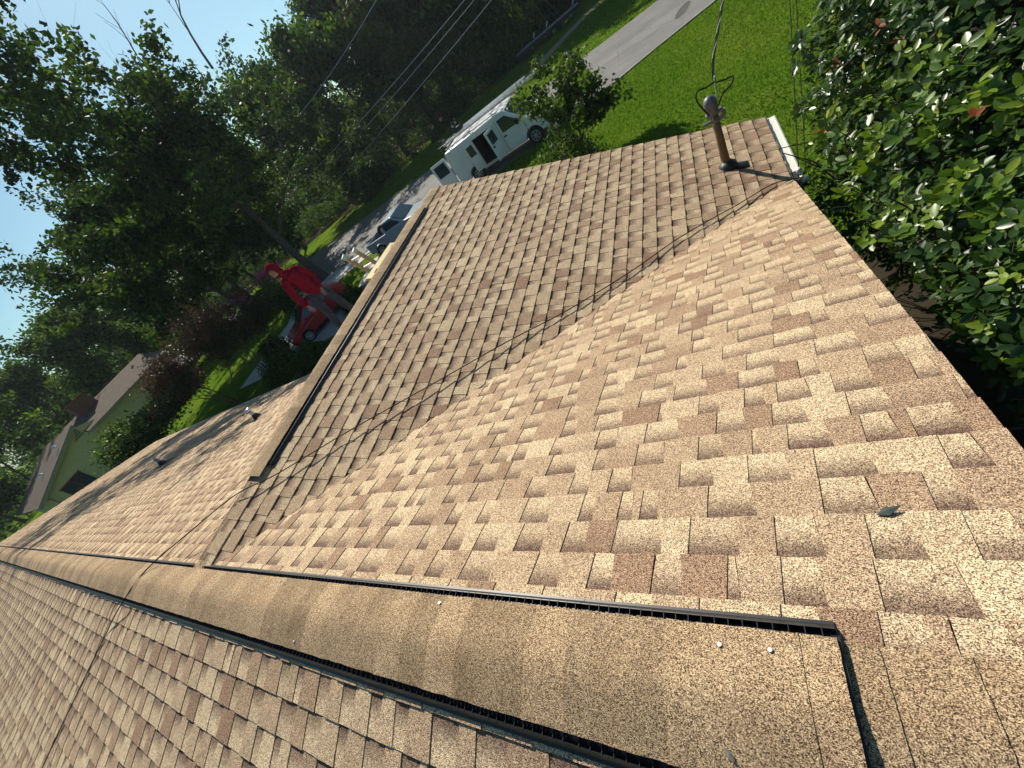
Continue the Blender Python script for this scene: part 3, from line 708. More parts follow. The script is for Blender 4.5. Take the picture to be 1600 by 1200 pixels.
put_shrub(shrub(67, 1.6, 1.5, 2600, .22), (-31.5, 38.2, GZ), 'sunlit bush at the edge of the wood', M['leaf_young'], .8)
put_shrub(shrub(68, 1.2, 1.1, 1600, .20), (-23.5, 42.6, GZ), 'yellow-green bush on the sunny bank at the edge of the wood', M['leaf_young'], .8)

# --- young tree in front of the van
yt = myrtle(57, 3.1, 1.2, 5, 26, .15, .13, .34)
print('young', yt[2])
put_tree('young_tree', yt, (-4.45, 15.6, GZ), 'young bushy green tree on the front lawn between the roof and the white van', rz=.4, tm=M['bark'], lm=M['leaf_young'])
put_shrub(shrub(65, 1.25, 1.35, 2600, .13), (-4.75, 15.2, GZ), 'low bright green shrub at the foot of the young tree', M['leaf_young'])

# --- the big glossy bush beside the right gable end
def leaf_shape(L, W):
    """curved glossy leaf with a folded midrib, along +x, normal +z"""
    xs = [0, .22, .52, .82, 1.0]; ws = [.05, .40, .50, .34, 0]; v = []; f = []
    for x, w in zip(xs, ws):
        z = -.10 * (x - .3) ** 2 * L
        v += [(x * L, w * W, z + .16 * w * W), (x * L, 0, z - .05 * w * W), (x * L, -w * W, z + .16 * w * W)]
    for i in range(4):
        a = i * 3; f += [(a, a + 1, a + 4, a + 3), (a + 1, a + 2, a + 5, a + 4)]
    return np.array(v), f
LV, LF = leaf_shape(1.0, .50)
BR = np.random.default_rng(77)
BL = [((1350, 60), 5.1, .55), ((1325, 165), 4.8, .42), ((1300, 235), 4.75, .28), ((1440, 90), 4.5, .7), ((1560, 70), 4.1, .7), ((1400, 210), 4.2, .52), ((1510, 220), 3.75, .6),
      ((1630, 200), 3.5, .6), ((1375, 330), 3.95, .36), ((1470, 370), 3.5, .45), ((1590, 370), 3.2, .5), ((1545, 480), 3.05, .34), ((1690, 300), 3.2, .6), ((1640, 500), 2.9, .45), ((1500, -70), 4.8, .8), ((1680, 20), 4.0, .8), ((1640, -120), 4.9, .9),
      ((1420, -40), 5.2, .65), ((1760, 420), 3.0, .6), ((1800, 150), 3.6, .8)]
BC = [(at(p, d + r * .5), r) for p, d, r in BL]
BC = [(np.array([max(c[0], XR + .30 + r * .55), c[1], c[2]]), r) for c, r in BC]
low = [((1.5, y, z), r) for y, z, r in ((1.2, -1.9, .75), (2.0, -2.1, .85), (2.9, -2.2, .85), (3.8, -2.3, .85), (4.7, -2.3, .8), (2.2, -3.1, .8), (3.6, -3.2, .85), (5.0, -3.1, .7))]
low += [((2.4, y, z), r) for y, z, r in ((1.4, -1.3, .8), (2.4, -1.2, .9), (3.5, -1.2, .9), (4.6, -1.4, .9), (2.0, -2.6, .9), (4.0, -2.6, .9))]
low += [((.95, 4.7, -2.1), .5), ((.92, 4.0, -1.95), .42), ((.95, 5.4, -2.4), .5), ((1.3, 5.2, -1.7), .6), ((1.2, 6.0, -2.6), .6)]
allb = BC + [(np.array(c), r) for c, r in low]
bush = empty('photinia_bush', 'big glossy green hedge bush with a few red leaves beside the right roof edge', 'bush', None, (1.8, 3.2, GZ))
bush_inv = np.array([-1.8, -3.2, -GZ])
LVs, LC, LKIND = [], [], []
bcent = np.array([1.9, 3.2, -2.6])
stem_bm = bmesh.new()
for bi, (c, r) in enumerate(allb):
    front = bi < len(BC); nsh = int((190 if front else 70) * (r / .55) ** 2)
    d0 = BR.normal(size=(nsh, 3)); d0[:, 2] += .35; d0 /= np.linalg.norm(d0, axis=1)[:, None]
    for k in range(nsh):
        rad = r * BR.uniform(.55, 1.05); tip = c + d0[k] * rad
        if tip[0] < XR + .12 or (tip[1] < 3.7 and tip[0] < XR + .17 + max(0, -.75 - tip[2]) * .35): continue
        ins = False
        for bj, (c2, r2) in enumerate(allb):
            if bj != bi and np.linalg.norm(tip - c2) < r2 * .5: ins = True; break
        if ins: continue
        ax = d0[k] * .8 + np.array([0, 0, .55]) + BR.normal(size=3) * .35; ax /= np.linalg.norm(ax)
        fresh = BR.random() < .18; red = False
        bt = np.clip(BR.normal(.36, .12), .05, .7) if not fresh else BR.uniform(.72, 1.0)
        nl_ = BR.integers(5, 10); base_a = BR.uniform(0, 6.28)
        s1_ = np.cross(ax, [.3, .2, .9]); s1_ /= np.linalg.norm(s1_); s2_ = np.cross(ax, s1_)
        if BR.random() < .35: bm_tube(stem_bm, [c + d0[k] * rad * .25 + bush_inv, tip - ax * .12 + bush_inv, tip + ax * .02 + bush_inv], [.007, .004, .002], 4, False)
        for q in range(nl_):
            a = base_a + q * 2.4; el = BR.uniform(-.25, .75) + .1 * (q / nl_); L = BR.uniform(.046, .082) * (.85 if fresh else 1)
            ld = (s1_ * math.cos(a) + s2_ * math.sin(a)) * math.cos(el) + ax * math.sin(el); ld /= np.linalg.norm(ld)
            nn = ax - ld * ax.dot(ld) + BR.normal(size=3) * .25; nn -= ld * nn.dot(ld); nn /= np.linalg.norm(nn)
            sd = np.cross(nn, ld); p0 = tip - ax * BR.uniform(0, .10) + ld * .012
            LVs.append(p0 + (LV[:, :1] * ld + LV[:, 1:2] * sd + LV[:, 2:] * nn) * L)
            LC.append(np.clip(bt + BR.normal(0, .06), 0, 1)); LKIND.append(1 if red else 0)
def shoot(tip, ax, bt, red, nl_, L0):
    ax = ax / np.linalg.norm(ax); s1_ = np.cross(ax, [.3, .2, .9]); s1_ /= np.linalg.norm(s1_); s2_ = np.cross(ax, s1_); a0 = BR.uniform(0, 6.28)
    for q in range(nl_):
        a = a0 + q * 2.4; el = BR.uniform(-.1, .8); L = L0 * BR.uniform(.75, 1.2)
        ld = (s1_ * math.cos(a) + s2_ * math.sin(a)) * math.cos(el) + ax * math.sin(el); ld /= np.linalg.norm(ld)
        nn = ax - ld * ax.dot(ld) + BR.normal(size=3) * .2; nn -= ld * nn.dot(ld); nn /= np.linalg.norm(nn); sd = np.cross(nn, ld)
        LVs.append(tip - ax * BR.uniform(0, .06) + (LV[:, :1] * ld + LV[:, 1:2] * sd + LV[:, 2:] * nn) * L); LC.append(np.clip(bt + BR.normal(0, .05), 0, 1)); LKIND.append(1 if red else 0)
for (p_, d_) in (((1372, 38), 4.35), ((1405, 58), 4.2), ((1523, 178), 3.2), ((1283, 201), 4.5), ((1310, 96), 4.6)):
    shoot(at(p_, d_), np.array([-.3, -.2, .9]), .5, True, 3, .058)
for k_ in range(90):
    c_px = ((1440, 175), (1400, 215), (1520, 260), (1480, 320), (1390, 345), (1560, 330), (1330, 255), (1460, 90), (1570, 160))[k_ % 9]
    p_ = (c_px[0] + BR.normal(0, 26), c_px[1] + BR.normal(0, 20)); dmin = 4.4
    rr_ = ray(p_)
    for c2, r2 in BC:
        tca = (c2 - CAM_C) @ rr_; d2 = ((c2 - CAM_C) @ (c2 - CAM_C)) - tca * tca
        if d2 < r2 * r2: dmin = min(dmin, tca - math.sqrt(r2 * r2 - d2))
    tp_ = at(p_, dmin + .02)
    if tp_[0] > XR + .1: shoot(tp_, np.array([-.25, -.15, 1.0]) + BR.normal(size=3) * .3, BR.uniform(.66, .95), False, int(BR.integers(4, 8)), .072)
LVs = np.array(LVs); LC = np.array(LC); LKIND = np.array(LKIND); print('bush leaves', len(LVs))
link('stem', bm_mesh('stem', stem_bm), M['bark'], bush)
px_, py2, dd = project(LVs[:, [1, 7, 13]].reshape(-1, 3)); px_ = px_.reshape(-1, 3); py2 = py2.reshape(-1, 3); dd = dd.reshape(-1, 3)
inframe = (px_[:, 1] > 0) & (px_[:, 1] < 1600) & (py2[:, 1] > 0) & (py2[:, 1] < 1200) & (dd[:, 1] > .2)
size_px = np.hypot(px_[:, 2] - px_[:, 0], py2[:, 2] - py2[:, 0]) * inframe / dd[:, 1]
# leaves nearest the camera and largest in the picture become single parts
pick = np.argsort(-size_px)[:280]; single = np.zeros(len(LVs), bool); single[pick] = True; single |= LKIND == 1
def leaf_mesh(idx, name):
    V = LVs[idx].reshape(-1, 3) + bush_inv; n = len(idx); F = (np.arange(n)[:, None, None] * 15 + np.array(LF)[None]).reshape(-1, 4)
    me = mesh_np(name, V, F, np.repeat(LC[idx], 15)[:, None] * np.ones((1, 3))); me.polygons.foreach_set('use_smooth', [True] * len(me.polygons)); return me
for i in np.where(single)[0]:
    o = link('leaf', leaf_mesh(np.array([i]), 'leaf'), M['leaf_red'] if LKIND[i] else M['leaf_bush'], bush)
    if LKIND[i]: o['label'] = 'orange-red young leaf'
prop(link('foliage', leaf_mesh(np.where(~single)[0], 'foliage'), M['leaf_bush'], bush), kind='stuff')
sk = Skel(90)
for k in range(7): sk.branch(Vector((random.Random(k).uniform(-.3, .5), -1.6 + k * .55, 0)), Vector((0, 0, 1)), 1.7, .05, 0, 2, .1, (2, 3), .6, .7, 9, 7)
link('trunk', bm_mesh('trunk', sk.bm, True), M['bark'], bush)

# --- lawn grass: uncountable blades, denser near the house
def blades(n, xr, yr, h, w, keep):
    x = BR.uniform(*xr, n); y = BR.uniform(*yr, n); k = keep(x, y); x = x[k]; y = y[k]; n = len(x)
    a = BR.uniform(0, 6.28, n); hh = h * BR.uniform(.5, 1.4, n); ww = w * BR.uniform(.6, 1.4, n); le = BR.normal(0, .5, (n, 2)) * hh[:, None]
    b = np.stack([x, y, np.full(n, GZ)], 1); dx = np.stack([np.cos(a) * ww / 2, np.sin(a) * ww / 2, np.zeros(n)], 1)
    tip = b + np.stack([le[:, 0], le[:, 1], hh], 1)
    V = np.stack([b - dx, b + dx, tip], 1).reshape(-1, 3); F = np.arange(n * 3).reshape(n, 3)
    pat = .5 + .5 * np.sin(x * .9 + 1.3 * np.sin(y * .5)) * np.cos(y * .7 + np.sin(x * .6)); t = np.clip(.25 + .35 * pat + BR.normal(0, .18, n), 0, 1)
    return V, F, np.repeat(t, 3)[:, None] * np.ones((1, 3))
def ne(x): return np.interp(x, [p[0] for p in near_edge[::-1]], [p[1] for p in near_edge[::-1]])
parts_ = [blades(110000, (-9, 8), (6.6, 27), .075, .03, lambda x, y: (y < ne(x) - .12 + .1 * np.sin(x * 3.1) + .08 * np.sin(x * 7.7))),
          blades(40000, (-32, 8), (31.5, 46), .10, .06, lambda x, y: (y > np.interp(x, [p[0] for p in far_edge], [p[1] for p in far_edge]) + .2) & (np.abs(x - np.interp(y, [32, 34, 36.6, 41.2, 44.8], [-17, -14.5, -12.1, -10.1, -7.6])) > 1.1))]
off = 0; VV = []; FF = []; CC = []
for V, F, c in parts_: VV.append(V); FF.append(F + off); CC.append(c); off += len(V)
prop(link('lawn_grass', mesh_np('lawn_grass', np.concatenate(VV), np.concatenate(FF), np.concatenate(CC)), M['blade']), 'short bright green lawn grass on both sides of the road', 'grass', None, 'stuff')

# ================================================================== THINGS
def boolean_cut(me, cutters):
    tmp = bpy.data.objects.new('tmp', me); COL.objects.link(tmp); extra = []
    for c in cutters:
        co = bpy.data.objects.new('tmpc', c); COL.objects.link(co); extra.append(co)
        md = tmp.modifiers.new('b', 'BOOLEAN'); md.operation = 'DIFFERENCE'; md.object = co; md.solver = 'EXACT'
    bpy.context.view_layer.update(); dg = bpy.context.evaluated_depsgraph_get()
    out = bpy.data.meshes.new_from_object(tmp.evaluated_get(dg))
    for o in [tmp] + extra: bpy.data.objects.remove(o)
    return out
def bmm(fn, name='m'): b = bmesh.new(); fn(b); bmesh.ops.recalc_face_normals(b, faces=list(b.faces)); return bm_mesh(name, b)
M['white_paint'] = mat_plain('white_vehicle_paint', (.74, .75, .74), .28, .5, var=.05, scale=2)
M['red_paint'] = mat_plain('red_vehicle_paint', (.36, .014, .02), .22, .6, var=.1, scale=2)
M['blue_paint'] = mat_plain('pale_blue_vehicle_paint', (.20, .27, .32), .25, .6, var=.06, scale=2)
M['glass'] = mat_glass('vehicle_glass', (.02, .035, .04)); M['dark'] = mat_plain('dark_trim', (.02, .02, .021), .6)
M['tyre'] = mat_plain('tyre_rubber', (.022, .022, .022), .85, .2); M['rim'] = mat_plain('wheel_rim', (.42, .43, .44), .35, .5, .7)
M['lamp_red'] = mat_plain('red_lamp', (.45, .02, .02), .2, .5); M['lamp_clear'] = mat_plain('clear_lamp', (.75, .75, .72), .12, .6)
M['alu'] = mat_plain('aluminium', (.66, .67, .68), .35, .5, .75); M['teal'] = mat_plain('teal_plastic', (.04, .30, .36), .4)
M['interior'] = mat_plain('van_interior', (.03, .028, .027), .8); M['plate'] = mat_plain('licence_plate', (.68, .70, .72), .4)
M['wood'] = mat_bark('sawn_wood', (.34, .25, .15), (.50, .38, .24)); M['fibreglass'] = mat_plain('tan_fibreglass', (.46, .36, .22), .5)
M['yellow'] = mat_plain('yellow_paint', (.50, .37, .09), .6)

def wheel(par, x, y, z, r, w, out):
    t = part('wheel', lambda b: bm_tube(b, [(x, y - w / 2, z), (x, y - w / 2 + .02, z), (x, y + w / 2 - .02, z), (x, y + w / 2, z)], [r * .9, r, r, r * .9], 24), M['tyre'], par, False)
    def rim(b):
        yo = y + out * (w / 2 + .006)
        bm_cyl(b, (x, yo, z), (0, 1, 0), r * .18, .05, 12)
        bm_tube(b, [(x + math.cos(q) * r * .60, yo + out * .01, z + math.sin(q) * r * .60) for q in [k * math.pi / 12 for k in range(25)]], r * .05, 6, False)
        for k in range(7):
            a = k * 2 * math.pi / 7; bm_bar(b, (x, yo + out * .015, z), (x + math.cos(a) * r * .58, yo + out * .012, z + math.sin(a) * r * .58), .05, .02, (0, 1, 0))
    part('rim', rim, M['rim'], t); part('brake_disc', lambda b: bm_cyl(b, (x, y + out * (w / 2 + .002), z), (0, 1, 0), r * .62, .012, 20), M['dark'], t); return t

# ---------------------------------------------------------------- white van
van = empty('van', 'white work van with open side and rear doors and ladders on its roof rack', 'van', None, (-9.05, 21.55, GZ), math.radians(1.5))
prof = [(-2.8, .46), (-2.82, 1.2), (-2.72, 1.98), (-2.6, 2.06), (.7, 2.1), (1.02, 2.04), (1.82, 1.28), (2.5, 1.10), (2.76, .98), (2.82, .55), (2.7, .40), (-2.7, .38)]
body = bmm(lambda b: bm_prism(b, prof, 'y', -1.0, 1.0, .06), 'body')
cut1 = bmm(lambda b: bm_box(b, (-1.02, -1.3, .52), (.24, .55, 1.82)))
cutw = [bmm(lambda b, x=x, y=y: bm_cyl(b, (x, y, .37), (0, 1, 0), .45, .6, 24)) for x in (-1.66, 1.86) for y in (-.95, .95)]
body = boolean_cut(body, [cut1] + cutw); body.materials.clear(); link('body', body, M['white_paint'], van)
def liner(b):
    bm_box(b, (-1.018, .50, .525), (.238, .548, 1.815)); bm_box(b, (-1.018, -.96, .521), (.238, .5, .545)); bm_box(b, (-1.018, -.96, 1.79), (.238, .5, 1.816))
    bm_box(b, (-1.018, -.95, .545), (-.99, .5, 1.79)); bm_box(b, (.21, -.95, .545), (.238, .5, 1.79)); bm_box(b, (-.98, .2, 1.1), (.2, .5, 1.14)); bm_box(b, (-.98, .18, .55), (-.2, .48, 1.08))
part('interior', liner, M['interior'], van)
part('bucket', lambda b: bm_tube(b, [(-.15, -.45, .55), (-.15, -.45, .95)], [.15, .18], 16), M['teal'], van, label='teal bucket inside the open side door')
for x in (-1.66, 1.86):
    for sy in (-1, 1): wheel(van, x, sy * .90, .37, .37, .22, sy)
def door_panel(b, p0, p1, z0, z1, th=.05): bm_bar(b, (p0[0], p0[1], (z0 + z1) / 2), (p1[0], p1[1], (z0 + z1) / 2), th, z1 - z0)
def hinged(name, p0, ang, w, z0, z1, parent, win=None, handle=None, plate=False):
    d = Vector((math.cos(ang), math.sin(ang))); n = Vector((-d.y, d.x)); p1 = (p0[0] + d.x * w, p0[1] + d.y * w)
    o = part(name, lambda b: door_panel(b, p0, p1, z0, z1), M['white_paint'], parent)
    def q(a0, a1, zz0, zz1, th, off=0): return lambda b: bm_bar(b, (p0[0] + d.x * w * a0 + n.x * off, p0[1] + d.y * w * a0 + n.y * off, (zz0 + zz1) / 2), (p0[0] + d.x * w * a1 + n.x * off, p0[1] + d.y * w * a1 + n.y * off, (zz0 + zz1) / 2), th, zz1 - zz0)
    if win: part('window', q(win[0], win[1], win[2], win[3], .058), M['glass'], o)
    if handle: part('handle', q(handle, handle + .16, 1.08, 1.16, .09), M['dark'], o)
    if plate: part('licence_plate', q(.3, .75, .72, .87, .064), M['plate'], o)
    return o
hinged('side_door', (.26, -1.02), math.radians(-112), .74, .50, 1.84, van, (.16, .84, 1.22, 1.72), .72)
hinged('side_door', (-1.04, -1.02), math.radians(205), .52, .50, 1.84, van, (.16, .84, 1.22, 1.72))
hinged('rear_door', (-2.84, -.98), math.radians(188), .92, .50, 1.95, van, (.12, .88, 1.22, 1.82), None, True)
for sy in (-1, 1): part('front_window', lambda b: bm_prism(b, [(.55, 1.28), (.55, 1.86), (1.0, 1.86), (1.62, 1.28)], 'y', sy * 1.001, sy * 1.008), M['glass'], van)
def seam(b):
    for xx in (.42, 1.66): bm_box(b, (xx, -1.006, .45), (xx + .014, -1.001, 1.9 if xx < 1 else 1.2))
    bm_box(b, (.5, -1.03, 1.08), (.66, -1.0, 1.14))
part('door_seam', seam, M['dark'], van)
part('windscreen', lambda b: bm_prism(b, [(1.085, 2.0), (1.80, 1.315), (1.812, 1.325), (1.10, 2.008)], 'y', -.84, .84), M['glass'], van)
part('mirror', lambda b: bm_box(b, (1.38, -1.24, 1.26), (1.5, -1.04, 1.5), .03), M['dark'], van)
part('bumper', lambda b: (bm_box(b, (2.72, -.95, .42), (2.9, .95, .62), .04), bm_box(b, (-2.95, -.95, .42), (-2.78, .95, .58), .03)), M['dark'], van)
for sy in (-1, 1):
    part('headlight', lambda b: bm_box(b, (2.70, sy * .72 - .18, .72), (2.80, sy * .72 + .18, .94), .02), M['lamp_clear'], van)
    part('tail_lamp', lambda b: bm_box(b, (-2.85, sy * .93 - .05, .95), (-2.76, sy * .93 + .05, 1.35), .01), M['lamp_red'], van)
def rack(b):
    for x in (-2.3, -.9, .5): 
        bm_bar(b, (x, -.95, 2.24), (x, .95, 2.24), .05)
        for sy in (-1, 1): bm_bar(b, (x, sy * .93, 2.04), (x, sy * .93, 2.26), .045)
    for sy in (-1, 1): bm_bar(b, (-2.5, sy * .93, 2.16), (.8, sy * .93, 2.16), .04)
part('roof_rack', rack, M['alu'], van)
def ladder(name, p0, p1, width, side, label, mat, n, par_=None, foot=None, flip=False):
    p0 = Vector(p0); p1 = Vector(p1); d = p1 - p0; s = Vector(side).normalized() * width / 2
    t = empty(name, label, 'ladder', None, p0)
    up_ = d.normalized().cross(s.normalized())
    for k in (-1, 1): part('rail', lambda b, k=k: bm_bar(b, s * k, d + s * k, .03, .085, up_), mat, t)
    for k in range(n):
        q = d * ((k + .5) / n); part('rung', lambda b, q=q: bm_bar(b, q - s, q + s, .035, .03, up_), M['alu'], t)
    if foot: 
        for k in (-1, 1): part('end_cap', lambda b, k=k: bm_bar(b, d + s * k - d.normalized() * .03, d + s * k + d.normalized() * .05, .045, .10, up_), M['alu'], t)
    return t
VX, VY = -9.05, 21.55
ladder('ladder', (VX - 2.6, VY - .50, GZ + 2.31), (VX + 2.9, VY - .42, GZ + 2.36), .40, (0, 1, .0), 'aluminium ladder on the near side of the van roof rack', M['alu'], 14)
ladder('ladder', (VX - 1.9, VY + .38, GZ + 2.31), (VX + 2.2, VY + .44, GZ + 2.36), .40, (0, 1, .0), 'shorter white ladder on the far side of the van roof rack', M['white_paint'], 11)
ht = empty('hand_truck', 'black hand truck lying upside down on the rear of the van roof', 'hand truck', None, (VX - 2.0, VY + .0, GZ + 2.27))
part('frame', lambda b: (bm_bar(b, (-.55, -.18, .04), (.45, -.18, .10), .04), bm_bar(b, (-.55, .18, .04), (.45, .18, .10), .04), bm_bar(b, (-.5, -.18, .05), (-.5, .18, .05), .04), bm_bar(b, (0, -.18, .07), (0, .18, .07), .04), bm_box(b, (.1, -.22, .08), (.5, .22, .30), .02)), M['dark'], ht)
for sy in (-1, 1):
    w = part('wheel', lambda b: bm_cyl(b, (.22, sy * .24, .44), (0, 1, 0), .16, .07, 18), M['tyre'], ht); part('rim', lambda b: bm_cyl(b, (.22, sy * .24, .44), (0, 1, 0), .07, .078, 14), M['rim'], w)
tool = empty('equipment_rack', 'dark pipe and clamp bundle hanging off the rear of the van roof rack', 'equipment', None, (VX - 2.6, VY - .3, GZ + 2.25))
part('pipe', lambda b: (bm_tube(b, [(.2, 0, .05), (-.55, .05, .02)], .025, 8), bm_tube(b, [(.2, .3, .05), (-.5, .32, .25)], .022, 8), bm_tube(b, [(-.2, -.1, .03), (-.2, .45, .22)], .02, 8)), M['dark'], tool)
part('clamp', lambda b: bm_box(b, (-.62, -.03, -.10), (-.5, .12, .06), .02), M['dark'], tool)

# ---------------------------------------------------------------- red car (faces -X)
def car_body(profile, half, taper_z, inset, bevel=.05):
    def f(b):
        bm_prism(b, profile, 'y', -half, half, 0)
        zm = max(p[1] for p in profile)
        for v in b.verts:
            if v.co.z > taper_z: v.co.y *= 1 - inset * (v.co.z - taper_z) / (zm - taper_z)
        bmesh.ops.bevel(b, geom=list(b.edges), offset=bevel, segments=2, affect='EDGES', profile=.5)
    return bmm(f, 'body')
rc = empty('red_car', 'small red hatchback car parked on the driveway behind the person', 'car', None, (-20.2, 14.0, GZ), math.radians(62))
rp = [(-2.12, .42), (-2.14, .70), (-1.95, .84), (-1.15, 1.0), (-.55, 1.42), (-.1, 1.52), (1.1, 1.50), (1.75, 1.12), (2.02, 1.02), (2.08, .5), (1.95, .28), (-1.98, .26)]
rb_ = boolean_cut(car_body(rp, .88, .98, .2), [bmm(lambda b, x=x, y=y: bm_cyl(b, (x, y, .32), (0, 1, 0), .39, .5, 24)) for x in (-1.32, 1.28) for y in (-.85, .85)])
rb_.materials.clear(); link('body', rb_, M['red_paint'], rc)
for x in (-1.32, 1.28):
    for sy in (-1, 1): wheel(rc, x, sy * .78, .32, .32, .2, sy)
part('windscreen', lambda b: bm_prism(b, [(-1.10, 1.035), (-.57, 1.435), (-.585, 1.445), (-1.12, 1.045)], 'y', -.70, .70), M['glass'], rc)
for sy in (-1, 1):
    def rg_(b, sy=sy):
        pts = ((-.95, sy * .885, 1.05), (-.45, sy * .80, 1.42), (1.0, sy * .80, 1.42), (1.5, sy * .885, 1.05))
        vv = [b.verts.new(p) for p in pts]; vv2 = [b.verts.new((p[0], p[1] - sy * .02, p[2])) for p in pts]; b.faces.new(vv); b.faces.new(vv2[::-1])
        for i in range(4): b.faces.new((vv[i], vv[(i + 1) % 4], vv2[(i + 1) % 4], vv2[i]))
    part('side_window', rg_, M['glass'], rc)
for sy in (-1, 1):
    part('headlight', lambda b: bm_box(b, (-2.12, sy * .64 - .16, .66), (-1.93, sy * .64 + .16, .80), .03), M['lamp_clear'], rc)
    part('mirror', lambda b: bm_box(b, (-.82, sy * 1.0 - .09, 1.02), (-.68, sy * 1.0 + .09, 1.16), .03), M['red_paint'], rc)
part('grille', lambda b: bm_box(b, (-2.165, -.55, .42), (-2.12, .55, .62), .01), M['dark'], rc)

# ---------------------------------------------------------------- pale blue pickup behind the van (faces +X)
pk_ = empty('pickup_truck', 'pale blue pickup truck parked behind the van, half hidden by the wing ridge', 'truck', None, (-15.9, 19.2, GZ), math.radians(2))
pp_ = [(-2.3, .5), (-2.32, 1.0), (-.55, 1.0), (-.45, 1.52), (.35, 1.55), (1.05, 1.06), (2.2, .98), (2.35, .8), (2.35, .4), (-2.25, .42)]
pb = boolean_cut(car_body(pp_, .88, 1.0, .14, .04), [bmm(lambda b, x=x, y=y: bm_cyl(b, (x, y, .36), (0, 1, 0), .43, .5, 24)) for x in (-1.45, 1.5) for y in (-.85, .85)] + [bmm(lambda b: bm_box(b, (-2.25, -.75, .62), (-.7, .75, 1.3)))])
pb.materials.clear(); link('body', pb, M['blue_paint'], pk_)
for x in (-1.45, 1.5):
    for sy in (-1, 1): wheel(pk_, x, sy * .78, .36, .36, .22, sy)
part('windscreen', lambda b: bm_prism(b, [(.42, 1.53), (1.05, 1.085), (1.06, 1.095), (.43, 1.54)], 'y', -.7, .7), M['glass'], pk_)
for sy in (-1, 1): part('side_window', lambda b: bm_prism(b, [(-.4, 1.1), (-.38, 1.45), (.3, 1.45), (.8, 1.1)], 'y', sy * .872, sy * .80), M['glass'], pk_)
part('tailgate', lambda b: bm_box(b, (-2.85, -.78, .60), (-2.33, .78, .66), .01), M['dark'], pk_)
part('bed_liner', lambda b: bm_box(b, (-2.24, -.74, .621), (-.71, .74, .65)), M['dark'], pk_)
sp_ = empty('spare_tyre', 'black tyre lying in the bed of the pale blue pickup', 'tyre', None, (-17.2, 19.2, GZ + .65)); 
def torus(b, R, r, c, ax='x'):
    pts = [(c[0], c[1] + R * math.cos(t), c[2] + R * math.sin(t)) for t in [2 * math.pi * k / 24 for k in range(25)]]; bm_tube(b, pts, r, 10, False)
part('tyre', lambda b: torus(b, .26, .10, (0, 0, .36)), M['tyre'], sp_, True); part('rim', lambda b: bm_cyl(b, (0, 0, .36), (1, 0, 0), .17, .08, 18), M['rim'], sp_)
rs = empty('ground_sign', 'small red sign board standing on the driveway by the round dark shrub', 'sign', None, (-17.5, 20.0, GZ))
part('board', lambda b: bm_box(b, (-.16, -.02, .30), (.16, .02, .62), .005), M['lamp_red'], rs); part('stake', lambda b: bm_box(b, (-.015, -.01, -.05), (.015, .01, .30)), M['alu'], rs)
part('stripe', lambda b: (bm_box(b, (-.11, -.0245, .44), (.11, -.0205, .46)), bm_box(b, (-.11, -.0245, .50), (.11, -.0205, .52))), M['white_paint'], rs)
dp = empty('lamp_post', 'dark wooden post standing on the lawn left of the red car', 'post', None, (-22.6, 12.4, GZ))
part('post', lambda b: bm_bar(b, (0, 0, -.1), (0, 0, 1.35), .14), M['bark'], dp); part('post_cap', lambda b: bm_box(b, (-.10, -.10, 1.352), (.10, .10, 1.42), .02), M['bark'], dp)

# ---------------------------------------------------------------- ladder leaning on the wing gable, yellow plank
la = py_((556, 389), 6.10); lb_ = py_((538, 406), 6.10); lm_ = (Vector(la) + Vector(lb_)) / 2
top = Vector((lm_.x, lm_.y, lm_.z)); bot = Vector((lm_.x + .25, lm_.y + 1.25, GZ + .05))
ladder('ladder', bot, top, .40, (1, -.1, 0), 'tan fibreglass ladder with silver tips sticking up behind the wing ridge', M['fibreglass'], 15, foot=True)
pkx = -5.1
yp = empty('plank', 'yellow plank lying on the far side of the wing ridge below the ladder', 'plank', None, (-4.75, 4.75, -.17))
part('board', lambda b: bm_bar(b, (0, -.45, .0), (.05, .45, .0), .16, .05, (.33, 0, 1)), M['yellow'], yp)
part('cleat', lambda b: (bm_bar(b, (-.08, -.3, -.03), (.10, -.3, .03), .04, .03), bm_bar(b, (-.06, .3, -.03), (.12, .3, .03), .04, .03)), M['wood'], yp)

# ---------------------------------------------------------------- service mast on the wing roof
mb = Vector((-.042, 4.974, -1.336))
M['mast'] = mat_plain('weathered_brown_pipe', (.17, .105, .05), .55, .35, .2, .25, 20); M['zinc'] = mat_plain('grey_cast_metal', (.15, .15, .155), .5, .4, .3, .15, 30)
M['wire'] = mat_plain('black_cable', (.012, .013, .012), .7, .12); M['strand'] = mat_plain('dull_aluminium_strand', (.30, .30, .29), .6, .3)
mast = empty('service_mast', 'brown service mast with grey domed weatherhead near the wing eave', 'service mast', None, mb)
part('pipe', lambda b: bm_tube(b, [(0, 0, -.15), (0, 0, .68)], .038, 18), M['mast'], mast, True)
part('flashing', lambda b: (bm_bar(b, (-.06, -.02, .02 + .014), (.19, -.02, -.063 + .014), .15, .006, (.33, 0, 1)), bm_tube(b, [(.0, 0, .0), (0, 0, .05), (0, 0, .085)], [.105, .085, .044], 18)), M['rubber'], mast, True)
def dome(b):
    prof_ = [(0, .044), (.015, .050), (.05, .060), (.10, .066), (.14, .062), (.172, .047), (.19, .024), (.195, .004)]
    bm_tube(b, [(-.004 - .10 * t * t * 4 * .25, -.01 - .25 * t * .3, .62 + t) for t, _ in prof_], [r for _, r in prof_], 18)
part('weatherhead', dome, M['zinc'], mast, True)
part('clamp', lambda b: (bm_tube(b, [(0, 0, .545), (0, 0, .575)], .048, 18), bm_box(b, (.03, -.03, .54), (.10, -.005, .58)), bm_box(b, (-.12, -.02, .545), (-.03, .0, .575)), bm_cyl(b, (.09, -.02, .60), (0, 0, 1), .02, .06, 10)), M['zinc'], mast)
